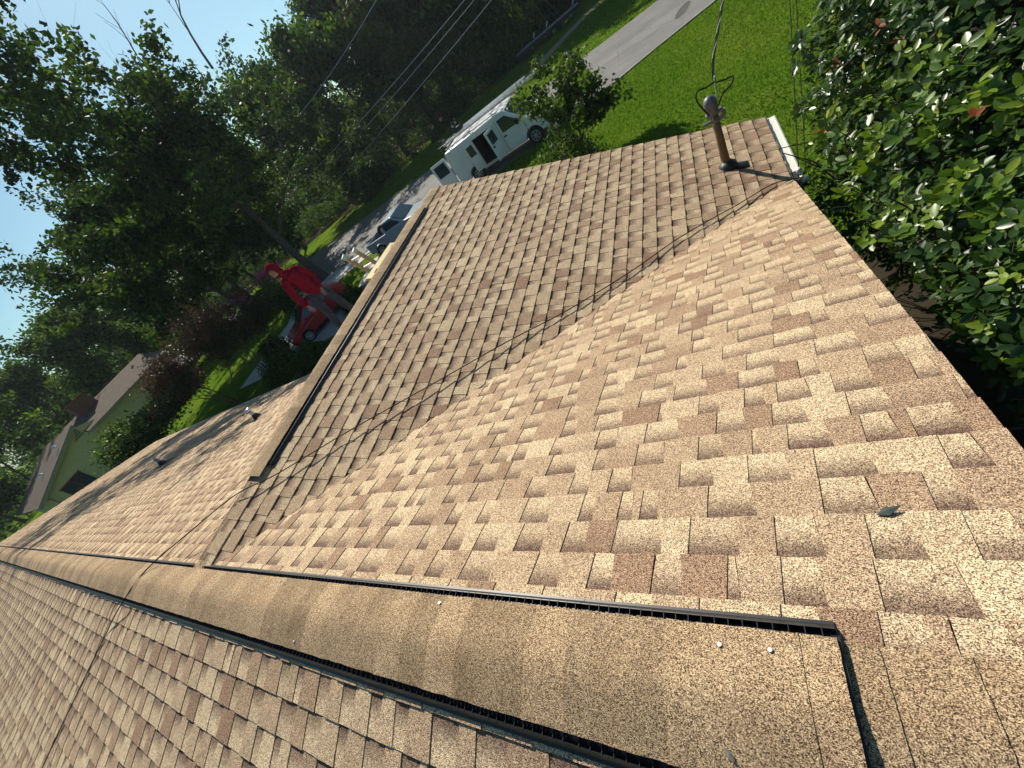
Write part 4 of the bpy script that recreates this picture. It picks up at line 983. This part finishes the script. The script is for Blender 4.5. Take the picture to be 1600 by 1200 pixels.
part('hub', lambda b: (bm_box(b, (-.075, -.04, .615), (.085, .04, .645), .008)), M['zinc'], mast)
def bez(pts, n=24):
    """smooth curve through the points (Catmull-Rom)"""
    P = [Vector(p) for p in pts]; P = [P[0] * 2 - P[1]] + P + [P[-1] * 2 - P[-2]]; out = []
    for i in range(1, len(P) - 2):
        for k in range(n):
            t = k / n; a, b, c, d = P[i - 1:i + 3]
            out.append(.5 * ((2 * b) + (c - a) * t + (2 * a - 5 * b + 4 * c - d) * t * t + (3 * b - a - 3 * c + d) * t ** 3))
    out.append(P[-2]); return out
W0 = Vector(py_((1113, 112), 5.02)) - mb
W1 = Vector(py_((1128, 20), 5.5)) - mb
loop1 = bez([(-.04, -.09, .66), Vector(py_((1089, 158), 4.86)) - mb, Vector(py_((1090, 143), 4.90)) - mb, Vector(py_((1103, 137), 4.95)) - mb, Vector(py_((1116, 128), 5.0)) - mb], 10)
loop2 = bez([(.06, -.04, .69), Vector(py_((1130, 146), 4.90)) - mb, Vector(py_((1143, 131), 4.93)) - mb, Vector(py_((1145, 119), 4.97)) - mb, Vector(py_((1134, 124), 5.0)) - mb, Vector(py_((1118, 129), 5.02)) - mb], 10)
tube('wire_loop', loop1, .0075, M['wire'], mast); tube('wire_loop', loop2, .0075, M['wire'], mast)
tube('ground_wire', bez([(.06, -.02, .56), (.05, -.02, .62), Vector(py_((1117, 135), 5.0)) - mb, Vector(py_((1116, 118), 5.03)) - mb], 8), .004, M['alu'], mast)
# service drop: two dark conductors twisted round a bare messenger, out over the lawn
def drop():
    P0 = Vector(py_((1116, 128), 5.02)); P1 = Vector(py_((1114, 95), 5.15)); P2 = Vector(py_((1122, 45), 5.5)); P3 = Vector(py_((1131, -10), 6.0)); P4 = P3 + (P3 - P2) * 6 + Vector((0, 4, 1.5)); return [Vector(p) for p in resample([tuple(q) for q in bez([P0, P1, P2, P3], 30)], 70)] + [P4]
path = drop(); o0 = path[0]
pc = empty('power_cable', 'twisted black and silver overhead cable running up from the weatherhead to the top edge', 'cable', None, o0)
def helix(ph, r):
    out = []
    for i, p in enumerate(path): a = ph + i * .32; out.append(p - o0 + Vector((math.cos(a) * r, math.sin(a) * r, 0)))
    return out
for ph, mt in ((0, 'wire'), (2.1, 'wire'), (4.2, 'strand')): tube('conductor', helix(ph, .0075), .0072 if mt == 'wire' else .005, M[mt], pc, 6)
# two thin lines from the corner bracket
cb_ = empty('eave_bracket', 'white insulator and dark bracket at the corner where the valley meets the eave', 'bracket', None, (.50, 4.42, -1.52))
part('insulator', lambda b: bm_tube(b, [(.06, -.02, -.01), (.06, -.02, .04), (.06, -.02, .05)], [.018, .022, .012], 14), M['white_paint'], cb_, True)
part('insulator', lambda b: bm_tube(b, [(.03, .16, 0), (.03, .16, .05), (.03, .16, .06)], [.022, .026, .012], 14), M['white_paint'], cb_, True)
part('bracket', lambda b: (bm_box(b, (-.03, -.10, -.06), (.02, .24, .0), .006), bm_box(b, (.02, -.05, -.03), (.06, .0, -.01)), bm_box(b, (.02, .14, -.02), (.04, .18, .0))), M['dark'], cb_)
for k, (a, b_, lb) in enumerate((((1232, 272), (1233, -20), 'left one of two thin dark lines rising from the roof corner bracket'), ((1241, 280), (1243, -20), 'right one of two thin dark lines rising from the roof corner bracket'))):
    A_ = Vector((.53 + .03 * k, 4.58 - .18 * k, -1.45)); B_ = Vector(py_(b_, 6.4)); Cc = B_ + (B_ - A_) * 5
    o = link('telephone_line', bmm(lambda bm: bm_tube(bm, [Vector((0, 0, 0)), B_ - A_, Cc - A_], .0045, 6)), M['wire']); o.location = A_
    prop(o, lb, 'cable', 'telephone lines from the roof corner')
# cable lying across the roofs
def sh(px, plane, h):   # point on a roof plane seen at a pixel, lifted by h
    n = {'wing': (1 / 3, 0, 1, XT / 3), 'front': (0, 1 / 3, 1, 0), 'back': (0, -1 / 3, 1, 0), 'far': (-1 / 3, 0, 1, -XT / 3)}[plane]
    d = ray(px); nn = np.array(n[:3]); P = CAM_C + d * ((n[3] - nn @ CAM_C) / (nn @ d)); return Vector(P) + Vector((0, 0, h))
def shv(px, h):
    a, b = sh(px, 'front', h), sh(px, 'wing', h); c = Vector(CAM_C); return a if (a - c).length < (b - c).length else b
cab = [Vector((.50, 4.42, -1.47))] + [shv(p, .034) for p in ((1209, 292), (1154, 324), (1105, 351), (1055, 381), (985, 430))] + [shv((887, 490), .034)] + [sh(p, 'wing', h_) for p, h_ in (((800, 537), .045), ((692, 600), .055), ((550, 680), .055), ((440, 745), .05))] + [
       Vector((XT + .02, .74, .035)), Vector((XT - .45, .42, .05)), Vector((-5.02, .09, .035)), Vector((-5.20, -.19, .0)), sh((165, 1000), 'back', .02), sh((70, 1200), 'back', .02), sh((-10, 1380), 'back', .02)]
co = link('roof_cable', bmm(lambda bm: bm_tube(bm, [p - cab[0] for p in bez(cab, 14)], .0048, 6)), M['wire']); co.location = cab[0]
prop(co, 'long thin black cable lying over the valley, the wing ridge and the main ridge', 'cable')
# street wires
def wire(a, b_, y, lb):
    A_ = Vector(py_(a, y)); B_ = Vector(py_(b_, y - .5)); L = B_ - A_; A2 = A_ - L * .6; B2 = B_ + L * .8
    pts = [A2 + (B2 - A2) * t + Vector((0, 0, -.5 * 4 * t * (1 - t) + .35)) for t in [k / 14 for k in range(15)]]
    o = link('overhead_wire', bmm(lambda bm: bm_tube(bm, [p - pts[0] for p in pts], .017, 5)), M['alu']); o.location = pts[0]; prop(o, lb, 'wire', 'wires strung along the road')
wire((522, 233), (722, 0), 34, 'left of the three parallel wires in front of the wood')
wire((531, 243), (737, 0), 34, 'middle one of the three parallel wires in front of the wood')
wire((546, 261), (764, 0), 34, 'right of the three parallel wires in front of the wood')
wire((500, 137), (585, 0), 36, 'single higher wire crossing the treetops left of the other three')
# little things on the roof
M['dry_leaf'] = mat_plain('dark_dry_leaf', (.035, .05, .045), .6); M['pale_leaf'] = mat_plain('grey_dry_leaf', (.17, .165, .14), .7)
def dry(loc, L, W, rz, lb, mt, nx):
    v = [(-L / 2, 0, .004), (-.1 * L, W / 2, .006), (L / 2, 0, .010), (-.1 * L, -W / 2, .003), (0, 0, .009), (-L / 2, 0, .002), (-.1 * L, W / 2, .004), (L / 2, 0, .008), (-.1 * L, -W / 2, .001), (0, 0, .007)]
    me = mesh_py('fallen_leaf', v, [(0, 4, 1), (1, 4, 2), (2, 4, 3), (3, 4, 0), (5, 6, 9), (6, 7, 9), (7, 8, 9), (8, 5, 9), (0, 1, 6, 5), (1, 2, 7, 6), (2, 3, 8, 7), (3, 0, 5, 8)])
    o = link('fallen_leaf', me, mt); o.location = loc; o.rotation_euler = (nx, 0, rz); prop(o, lb, 'leaf')
dry((.142, .50, -.152), .062, .026, .35, 'dark fallen leaf lying on the pale shingles near the right roof edge', M['dry_leaf'], -.32)
dry((-.286, -.105, .012), .030, .016, 2.4, 'small grey fallen leaf on the ridge cap at the bottom edge', M['pale_leaf'], .30)

# ---------------------------------------------------------------- far side of the road: flat trailer, white boards, garden posts
ft = empty('flat_trailer', 'low flat grey trailer standing on the grass across the road', 'trailer', None, (-11.4, 49.0, GZ), math.radians(12))
part('deck', lambda b: bm_box(b, (-3.4, -1.0, .52), (3.4, 1.0, .64), .01), M['concrete_grey'], ft); part('side_board', lambda b: (bm_box(b, (-3.45, -1.04, .40), (3.45, -1.002, .66)), bm_box(b, (-3.45, 1.002, .40), (3.45, 1.04, .70))), M['dark'], ft)
for x in (.2, 1.1): 
    for sy in (-1, 1): part('wheel', lambda b: bm_cyl(b, (x, sy * .85, .33), (0, 1, 0), .33, .2, 18), M['tyre'], ft)
part('drawbar', lambda b: bm_bar(b, (-3.4, 0, .45), (-4.6, 0, .35), .1), M['dark'], ft)
for k, (x, y, lb) in enumerate(((-13.6, 50.6, 'white board leaning at the near end behind the flat trailer'), (-12.2, 51.2, 'white board leaning at the middle behind the flat trailer'), (-9.3, 50.8, 'white board leaning at the right end behind the flat trailer'))):
    o = link('board', bmm(lambda b: bm_bar(b, (0, 0, 0), (.75, .1, .95), .06, .25, (0, 1, 0))), M['white_paint']); o.location = (x, y, GZ); prop(o, lb, 'board', 'white boards behind the trailer')
sg = empty('garden_trellis', 'thin two-legged garden trellis standing behind the flat trailer', 'trellis', None, (-11.6, 54.0, GZ))
part('leg', lambda b: bm_bar(b, (-.3, 0, -.1), (-1.0, 0, 3.0), .06), M['bark_pale'], sg); part('leg', lambda b: bm_bar(b, (1.0, .2, -.1), (-.2, 0, 3.4), .06), M['bark_pale'], sg); part('top_bar', lambda b: bm_bar(b, (-1.6, 0, 3.0), (.3, 0, 3.3), .05), M['bark_pale'], sg)
shd = empty('shed', 'low dark brown shed at the edge of the wood behind the garden trellis', 'shed', None, (-7.2, 57.5, GZ), .2)
M['brown_wood'] = mat_bark('brown_boards', (.045, .022, .016), (.09, .05, .035))
part('wall', lambda b: bm_box(b, (-3, -1.5, -.1), (3, 1.5, 1.9)), M['brown_wood'], shd); part('roof', lambda b: bm_prism(b, [(-1.8, 1.85), (0, 2.7), (1.8, 1.85), (1.8, 1.93), (0, 2.8), (-1.8, 1.93)], 'x', -3.2, 3.2), M['mulch'], shd); part('door', lambda b: bm_box(b, (-.5, -1.54, 0), (.5, -1.502, 1.75)), M['bark_pale'], shd)
tb = empty('garden_table', 'small garden table on the sunlit bank by the wood', 'table', None, (-26.5, 42.6, GZ))
part('table_top', lambda b: bm_box(b, (-.7, -.4, .70), (.7, .4, .75)), M['bark_pale'], tb)
for sx in (-.6, .6):
    for sy in (-.33, .33): part('leg', lambda b: bm_box(b, (sx - .03, sy - .03, -.02), (sx + .03, sy + .03, .70)), M['bark_pale'], tb)

# ---------------------------------------------------------------- neighbouring house
M['olive_wall'] = mat_plain('yellow_green_siding', (.60, .55, .27), .8, .2, var=.06, scale=3)
t = NT('brown_roof', .9, .15); nz = t.noise(t.pos(), 3, 5, .7); t.col(t.ramp(nz, [(.3, (.085, .066, .05)), (.7, (.14, .11, .085))])); M['nroof'] = t.m
M['nbrick'] = mat_brick('chimney_brick', (.13, .065, .045), (.17, .085, .06), (.12, .10, .09), 8)
nb = empty('neighbour_house', 'yellow-green house with brown gable roof and brick chimney at the left edge', 'house', None, (-45, 8.8, GZ))
z0 = 4.35   # ridge height above ground
part('wall', lambda b: bm_prism(b, [(-5.0, -.1), (6.5, -.1), (6.5, 3.2), (1.6, 3.45), (0, z0 - .15), (-5.0, 2.5)], 'x', -12, 0), M['olive_wall'], nb)
rfn = part('roof', lambda b: (bm_prism(b, [(-5.7, 2.28), (0, z0), (0, z0 + .12), (-5.75, 2.38)], 'x', -13, .45), bm_prism(b, [(0, z0 + .12), (0, z0), (6.0, 2.5), (6.0, 2.62)], 'x', -13, -2.6)), M['nroof'], nb)
part('roof', lambda b: bm_prism(b, [(-3.4, z0 + .10), (.75, 3.30), (.75, 3.42), (-3.4, z0 + .22)], 'y', .05, 8.5), M['nroof'], nb)
part('fascia', lambda b: (bm_bar(b, (.47, -5.72, 2.25), (.47, 0, z0 - .03), .04, .22), bm_bar(b, (.78, .05, 3.32), (.78, 8.5, 3.32), .05, .18)), mat_plain('olive_trim', (.28, .27, .18), .6), nb)
part('downpipe', lambda b: bm_bar(b, (.12, -4.9, 2.3), (.12, -4.9, 0), .08), mat_plain('grey_green_pipe', (.25, .26, .2), .5), nb)
gv = part('gable_vent', lambda b: bm_prism(b, [(-.95, 3.45), (-.05, 3.45), (-.05, z0 - .22)], 'x', .002, .03), mat_plain('dark_olive_trim', (.13, .13, .08), .7), nb)
for k in range(5): part('slat', lambda b: bm_box(b, (.031, -.85 + k * .16, 3.48 + k * .02), (.05, -.08, 3.52 + k * .02 )) if False else bm_bar(b, (.045, -.88 + k * .17, 3.50 + k * .15), (.045, -.07, 3.50 + k * .15), .03, .05), M['olive_wall'], gv)
def chim(b): bm_box(b, (-3.2, 1.5, 3.6), (-2.2, 3.1, 5.35), .02)
ch = part('chimney', chim, M['nbrick'], rfn); part('chimney_cap', lambda b: bm_box(b, (-3.3, 1.4, 5.351), (-2.1, 3.2, 5.47), .02), M['nbrick'], ch)
for (x, y, h) in ((-1.3, -1.5, .35), (-4.0, -3.2, .25)):
    zz = z0 + y * (z0 - 2.3) / 5.7
    part('roof_vent', lambda b: (bm_tube(b, [(x, y, zz), (x, y, zz + h + .1)], .07, 10), bm_tube(b, [(x, y, zz + h), (x, y, zz + h + .18)], [.15, .06], 10)), M['alu'], rfn)
part('window', lambda b: (bm_box(b, (.001, -4.2, .9), (.05, -2.6, 2.1))), M['glass'], nb); part('window_frame', lambda b: (bm_bar(b, (.06, -4.25, 2.13), (.06, -2.55, 2.13), .04, .09), bm_bar(b, (.06, -4.25, .87), (.06, -2.55, .87), .04, .09), bm_bar(b, (.06, -3.4, .9), (.06, -3.4, 2.1), .04, .06)), M['lamp_red'], nb)

# ================================================================== PERSON (red hoodie, standing on the far slope of the wing)
M['skin'] = mat_plain('skin', (.33, .18, .12), .55, .35, var=.08, scale=30); M['hair'] = mat_plain('dark_beard', (.025, .017, .012), .8)
M['hoodie'] = mat_plain('red_fleece', (.17, .013, .028), 1.0, .0, var=.3, scale=16); M['denim'] = mat_plain('dark_denim', (.042, .055, .075), .9, .15, var=.28, scale=10)
M['boot'] = mat_plain('brown_leather', (.11, .048, .022), .6, .3); M['glove'] = mat_plain('work_glove', (.30, .26, .17), .9)
PX, PY = -6.95, 5.05
PZ = -(XT - PX) * PITCH + .02
person = empty('person', 'person in a red hooded sweatshirt and dark jeans standing behind the wing ridge', 'person', None, (PX, PY, PZ))
RR = Vector((.58, .81, 0)).normalized(); CC_ = Vector((.81, -.58, 0)).normalized(); UU = Vector((0, 0, 1))
def J(r, c, u): return RR * r + CC_ * c + UU * u
def skin_mesh(nodes, edges, root, sub=2):
    me = bpy.data.meshes.new('sk'); names = list(nodes); ix = {n: i for i, n in enumerate(names)}
    me.from_pydata([tuple(nodes[n][0]) for n in names], [(ix[a], ix[b]) for a, b in edges], []); me.update()
    o = bpy.data.objects.new('sk', me); COL.objects.link(o)
    md = o.modifiers.new('s', 'SKIN'); md.use_smooth_shade = True; md.branch_smoothing = .4
    for n in names:
        r = nodes[n][1]; d = me.skin_vertices[0].data[ix[n]]; d.radius = r if hasattr(r, '__len__') else (r, r); d.use_root = n == root
    sb = o.modifiers.new('u', 'SUBSURF'); sb.levels = sub; sb.render_levels = sub
    bpy.context.view_layer.update(); dg = bpy.context.evaluated_depsgraph_get(); out = bpy.data.meshes.new_from_object(o.evaluated_get(dg)); bpy.data.objects.remove(o)
    out.materials.clear(); out.polygons.foreach_set('use_smooth', [True] * len(out.polygons)); return out
slope_r = .19
FL = (-.16, .10, -.16 * slope_r + .07); FR = (.26, -.02, .26 * slope_r + .07)
pose = dict(pelvis=(.06, .0, .90), waist=(.04, .02, 1.02), chest=(-.02, .08, 1.24), neck=(-.08, .14, 1.43), skull=(-.15, .20, 1.56), crown=(-.18, .21, 1.66),
            hl=(-.05, .03, .86), kl=(-.10, .12, .47), al=FL, hr=(.15, -.02, .86), kr=(.22, .03, .48), ar=FR,
            sl=(-.19, .13, 1.33), el=(-.27, .14, 1.05), wl=(-.25, .24, .80), sr=(.15, .03, 1.33), er=(.23, .02, 1.06), wr=(.16, .14, .84))
# body: one continuous mesh with head, limbs and five-fingered hands
B_ = {k: [J(*v), None] for k, v in pose.items()}
for k, r in dict(pelvis=(.11, .09), waist=(.11, .085), chest=(.10, .085), neck=(.050, .050), skull=(.078, .092), crown=(.055, .065), hl=.075, kl=.052, al=.040, hr=.075, kr=.052, ar=.040, sl=.034, el=.036, wl=.028, sr=.034, er=.036, wr=.028).items(): B_[k][1] = r
edges = [('pelvis', 'waist'), ('waist', 'chest'), ('chest', 'neck'), ('neck', 'skull'), ('skull', 'crown'), ('pelvis', 'hl'), ('hl', 'kl'), ('kl', 'al'), ('pelvis', 'hr'), ('hr', 'kr'), ('kr', 'ar'),
         ('chest', 'sl'), ('sl', 'el'), ('el', 'wl'), ('chest', 'sr'), ('sr', 'er'), ('er', 'wr')]
for s_n in 'lr':
    w = B_['w' + s_n][0]; e = B_['e' + s_n][0]; d = (w - e).normalized(); side_ = d.cross(CC_).normalized(); 
    pm = w + d * .055; B_['palm' + s_n] = [pm, (.034, .017)]; edges.append(('w' + s_n, 'palm' + s_n))
    for q, (off_, L) in enumerate(((-.028, .062), (-.010, .074), (.010, .070), (.027, .056))):
        k0 = f'f{s_n}{q}a'; k1 = f'f{s_n}{q}b'; k2 = f'f{s_n}{q}c'
        B_[k0] = [pm + d * .03 + side_ * off_, .0092]; B_[k1] = [pm + d * (.03 + L * .55) + side_ * off_ * 1.1 + CC_ * .008, .0085]; B_[k2] = [pm + d * (.03 + L * .9) + side_ * off_ + CC_ * .028, .0075]
        edges += [('palm' + s_n, k0), (k0, k1), (k1, k2)]
    B_['t1' + s_n] = [pm - d * .012 + side_ * .036 + CC_ * .012, .011]; B_['t2' + s_n] = [pm + d * .025 + side_ * .052 + CC_ * .026, .009]; edges += [('palm' + s_n, 't1' + s_n), ('t1' + s_n, 't2' + s_n)]
link('body', skin_mesh(B_, edges, 'pelvis', 2), M['skin'], person)
# face: forward direction of the head, nose, eyes, beard
FD = (CC_ * .75 - RR * .62 - UU * .25).normalized(); FS = FD.cross(UU).normalized(); FU = FS.cross(FD).normalized(); HC = J(-.155, .205, 1.57)
def ell(b, c, ax, rad, n=12):
    r = bmesh.ops.create_uvsphere(b, u_segments=n, v_segments=n // 2 + 2, radius=1.0)
    for v in r['verts']: v.co = c + ax[0] * v.co.x * rad[0] + ax[1] * v.co.y * rad[1] + ax[2] * v.co.z * rad[2]
AX = (FS, FD, FU)
fc = part('face', lambda b: (ell(b, HC + FD * .035 - FU * .01, AX, (.068, .072, .098), 16), ell(b, HC + FD * .108 - FU * .012, AX, (.014, .020, .024)), ell(b, HC + FD * .092 - FU * .055, AX, (.026, .014, .009))), M['skin'], person, True)
part('beard', lambda b: ell(b, HC + FD * .058 - FU * .070, AX, (.058, .052, .046), 14), M['hair'], fc, True)
for k in (-1, 1): part('eye', lambda b: ell(b, HC + FD * .098 + FS * .028 * k + FU * .022, AX, (.011, .008, .007)), M['dark'], fc, True)
# hood: open shell round the head
def hood(b):
    r = bmesh.ops.create_uvsphere(b, u_segments=24, v_segments=16, radius=1.0)
    for v in r['verts']:
        p = v.co.copy(); v.co = HC + FS * p.x * .112 + FD * (p.y * .125 - .02) + FU * (p.z * .150 + .005)
    kill = [f for f in b.faces if (f.calc_center_median() - HC).dot(FD) > .055 and abs((f.calc_center_median() - HC).dot(FS)) < .085 and (f.calc_center_median() - HC).dot(FU) < .095]
    bmesh.ops.delete(b, geom=kill, context='FACES')
    bmesh.ops.solidify(b, geom=list(b.faces), thickness=.014)
# sweatshirt, jeans, boots
H_ = {k: [J(*pose[k]), r] for k, r in dict(waist=(.165, .135), chest=(.172, .142), neck=(.10, .10), sl=.098, el=.076, wl=.056, sr=.098, er=.076, wr=.056).items()}
H_['hem'] = [J(.055, .01, .86), (.17, .14)]; H_['hem2'] = [J(.06, .0, .80), (.165, .138)]; H_['yoke'] = [J(-.04, .10, 1.33), (.15, .13)]; H_['ml'] = [J(-.12, .115, 1.335), .118]; H_['mr'] = [J(.06, .065, 1.335), .118]; H_['ul'] = [J(-.24, .135, 1.19), .088]; H_['ur'] = [J(.20, .025, 1.19), .088]; H_['collar'] = [J(-.10, .15, 1.48), (.095, .095)]
for k_ in 'lr': H_['cuff' + k_] = [J(*pose['e' + k_]).lerp(J(*pose['w' + k_]), .82), .054]
hoodie = link('sweatshirt', skin_mesh(H_, [('hem2', 'hem'), ('hem', 'waist'), ('waist', 'chest'), ('chest', 'yoke'), ('yoke', 'neck'), ('neck', 'collar'), ('yoke', 'ml'), ('ml', 'sl'), ('sl', 'ul'), ('ul', 'el'), ('el', 'cuffl'), ('cuffl', 'wl'), ('yoke', 'mr'), ('mr', 'sr'), ('sr', 'ur'), ('ur', 'er'), ('er', 'cuffr'), ('cuffr', 'wr')], 'chest'), M['hoodie'], person)
part('hood', hood, M['hoodie'], hoodie, True)
Jn = {k: [J(*pose[k]), r] for k, r in dict(pelvis=(.165, .13), hl=.108, kl=.080, hr=.108, kr=.080).items()}
Jn['waistband'] = [J(.055, .01, .97), (.155, .12)]
for k in 'lr': a_ = pose['a' + k]; Jn['c' + k] = [J(a_[0], a_[1], a_[2] + .03), .070]
link('jeans', skin_mesh(Jn, [('waistband', 'pelvis'), ('pelvis', 'hl'), ('hl', 'kl'), ('kl', 'cl'), ('pelvis', 'hr'), ('hr', 'kr'), ('kr', 'cr')], 'pelvis'), M['denim'], person)
for k, fd in (('l', (CC_ * .8 - RR * .5)), ('r', (CC_ * .7 + RR * .5))):
    a_ = J(*pose['a' + k]); fd = fd.normalized()
    bt_ = {'t': [a_ + UU * .08, .058], 'h': [a_ - UU * .012 - fd * .03, (.052, .052)], 'b': [a_ - UU * .03 + fd * .10, (.048, .042)], 'e': [a_ - UU * .038 + fd * .19, (.040, .030)]}
    link('boot', skin_mesh(bt_, [('t', 'h'), ('h', 'b'), ('b', 'e')], 'h'), M['boot'], person)

# ================================================================== thin bluish volume added to imitate veiling lens glare on far trees
hz = bmesh.new(); bm_box(hz, (-640, -640, GZ - 1.0), (640, 640, 34))
hm = bpy.data.materials.new('glare_haze'); hm.use_nodes = True; hn = hm.node_tree.nodes
for n in list(hn): hn.remove(n)
ho = hn.new('ShaderNodeOutputMaterial'); hv = hn.new('ShaderNodeVolumePrincipled')
hv.inputs['Color'].default_value = (.80, .90, 1.0, 1); hv.inputs['Density'].default_value = .0003; hv.inputs['Anisotropy'].default_value = .25
hm.node_tree.links.new(hv.outputs[0], ho.inputs['Volume'])
prop(link('glare_haze', bm_mesh('glare_haze', hz), hm), kind='stuff')
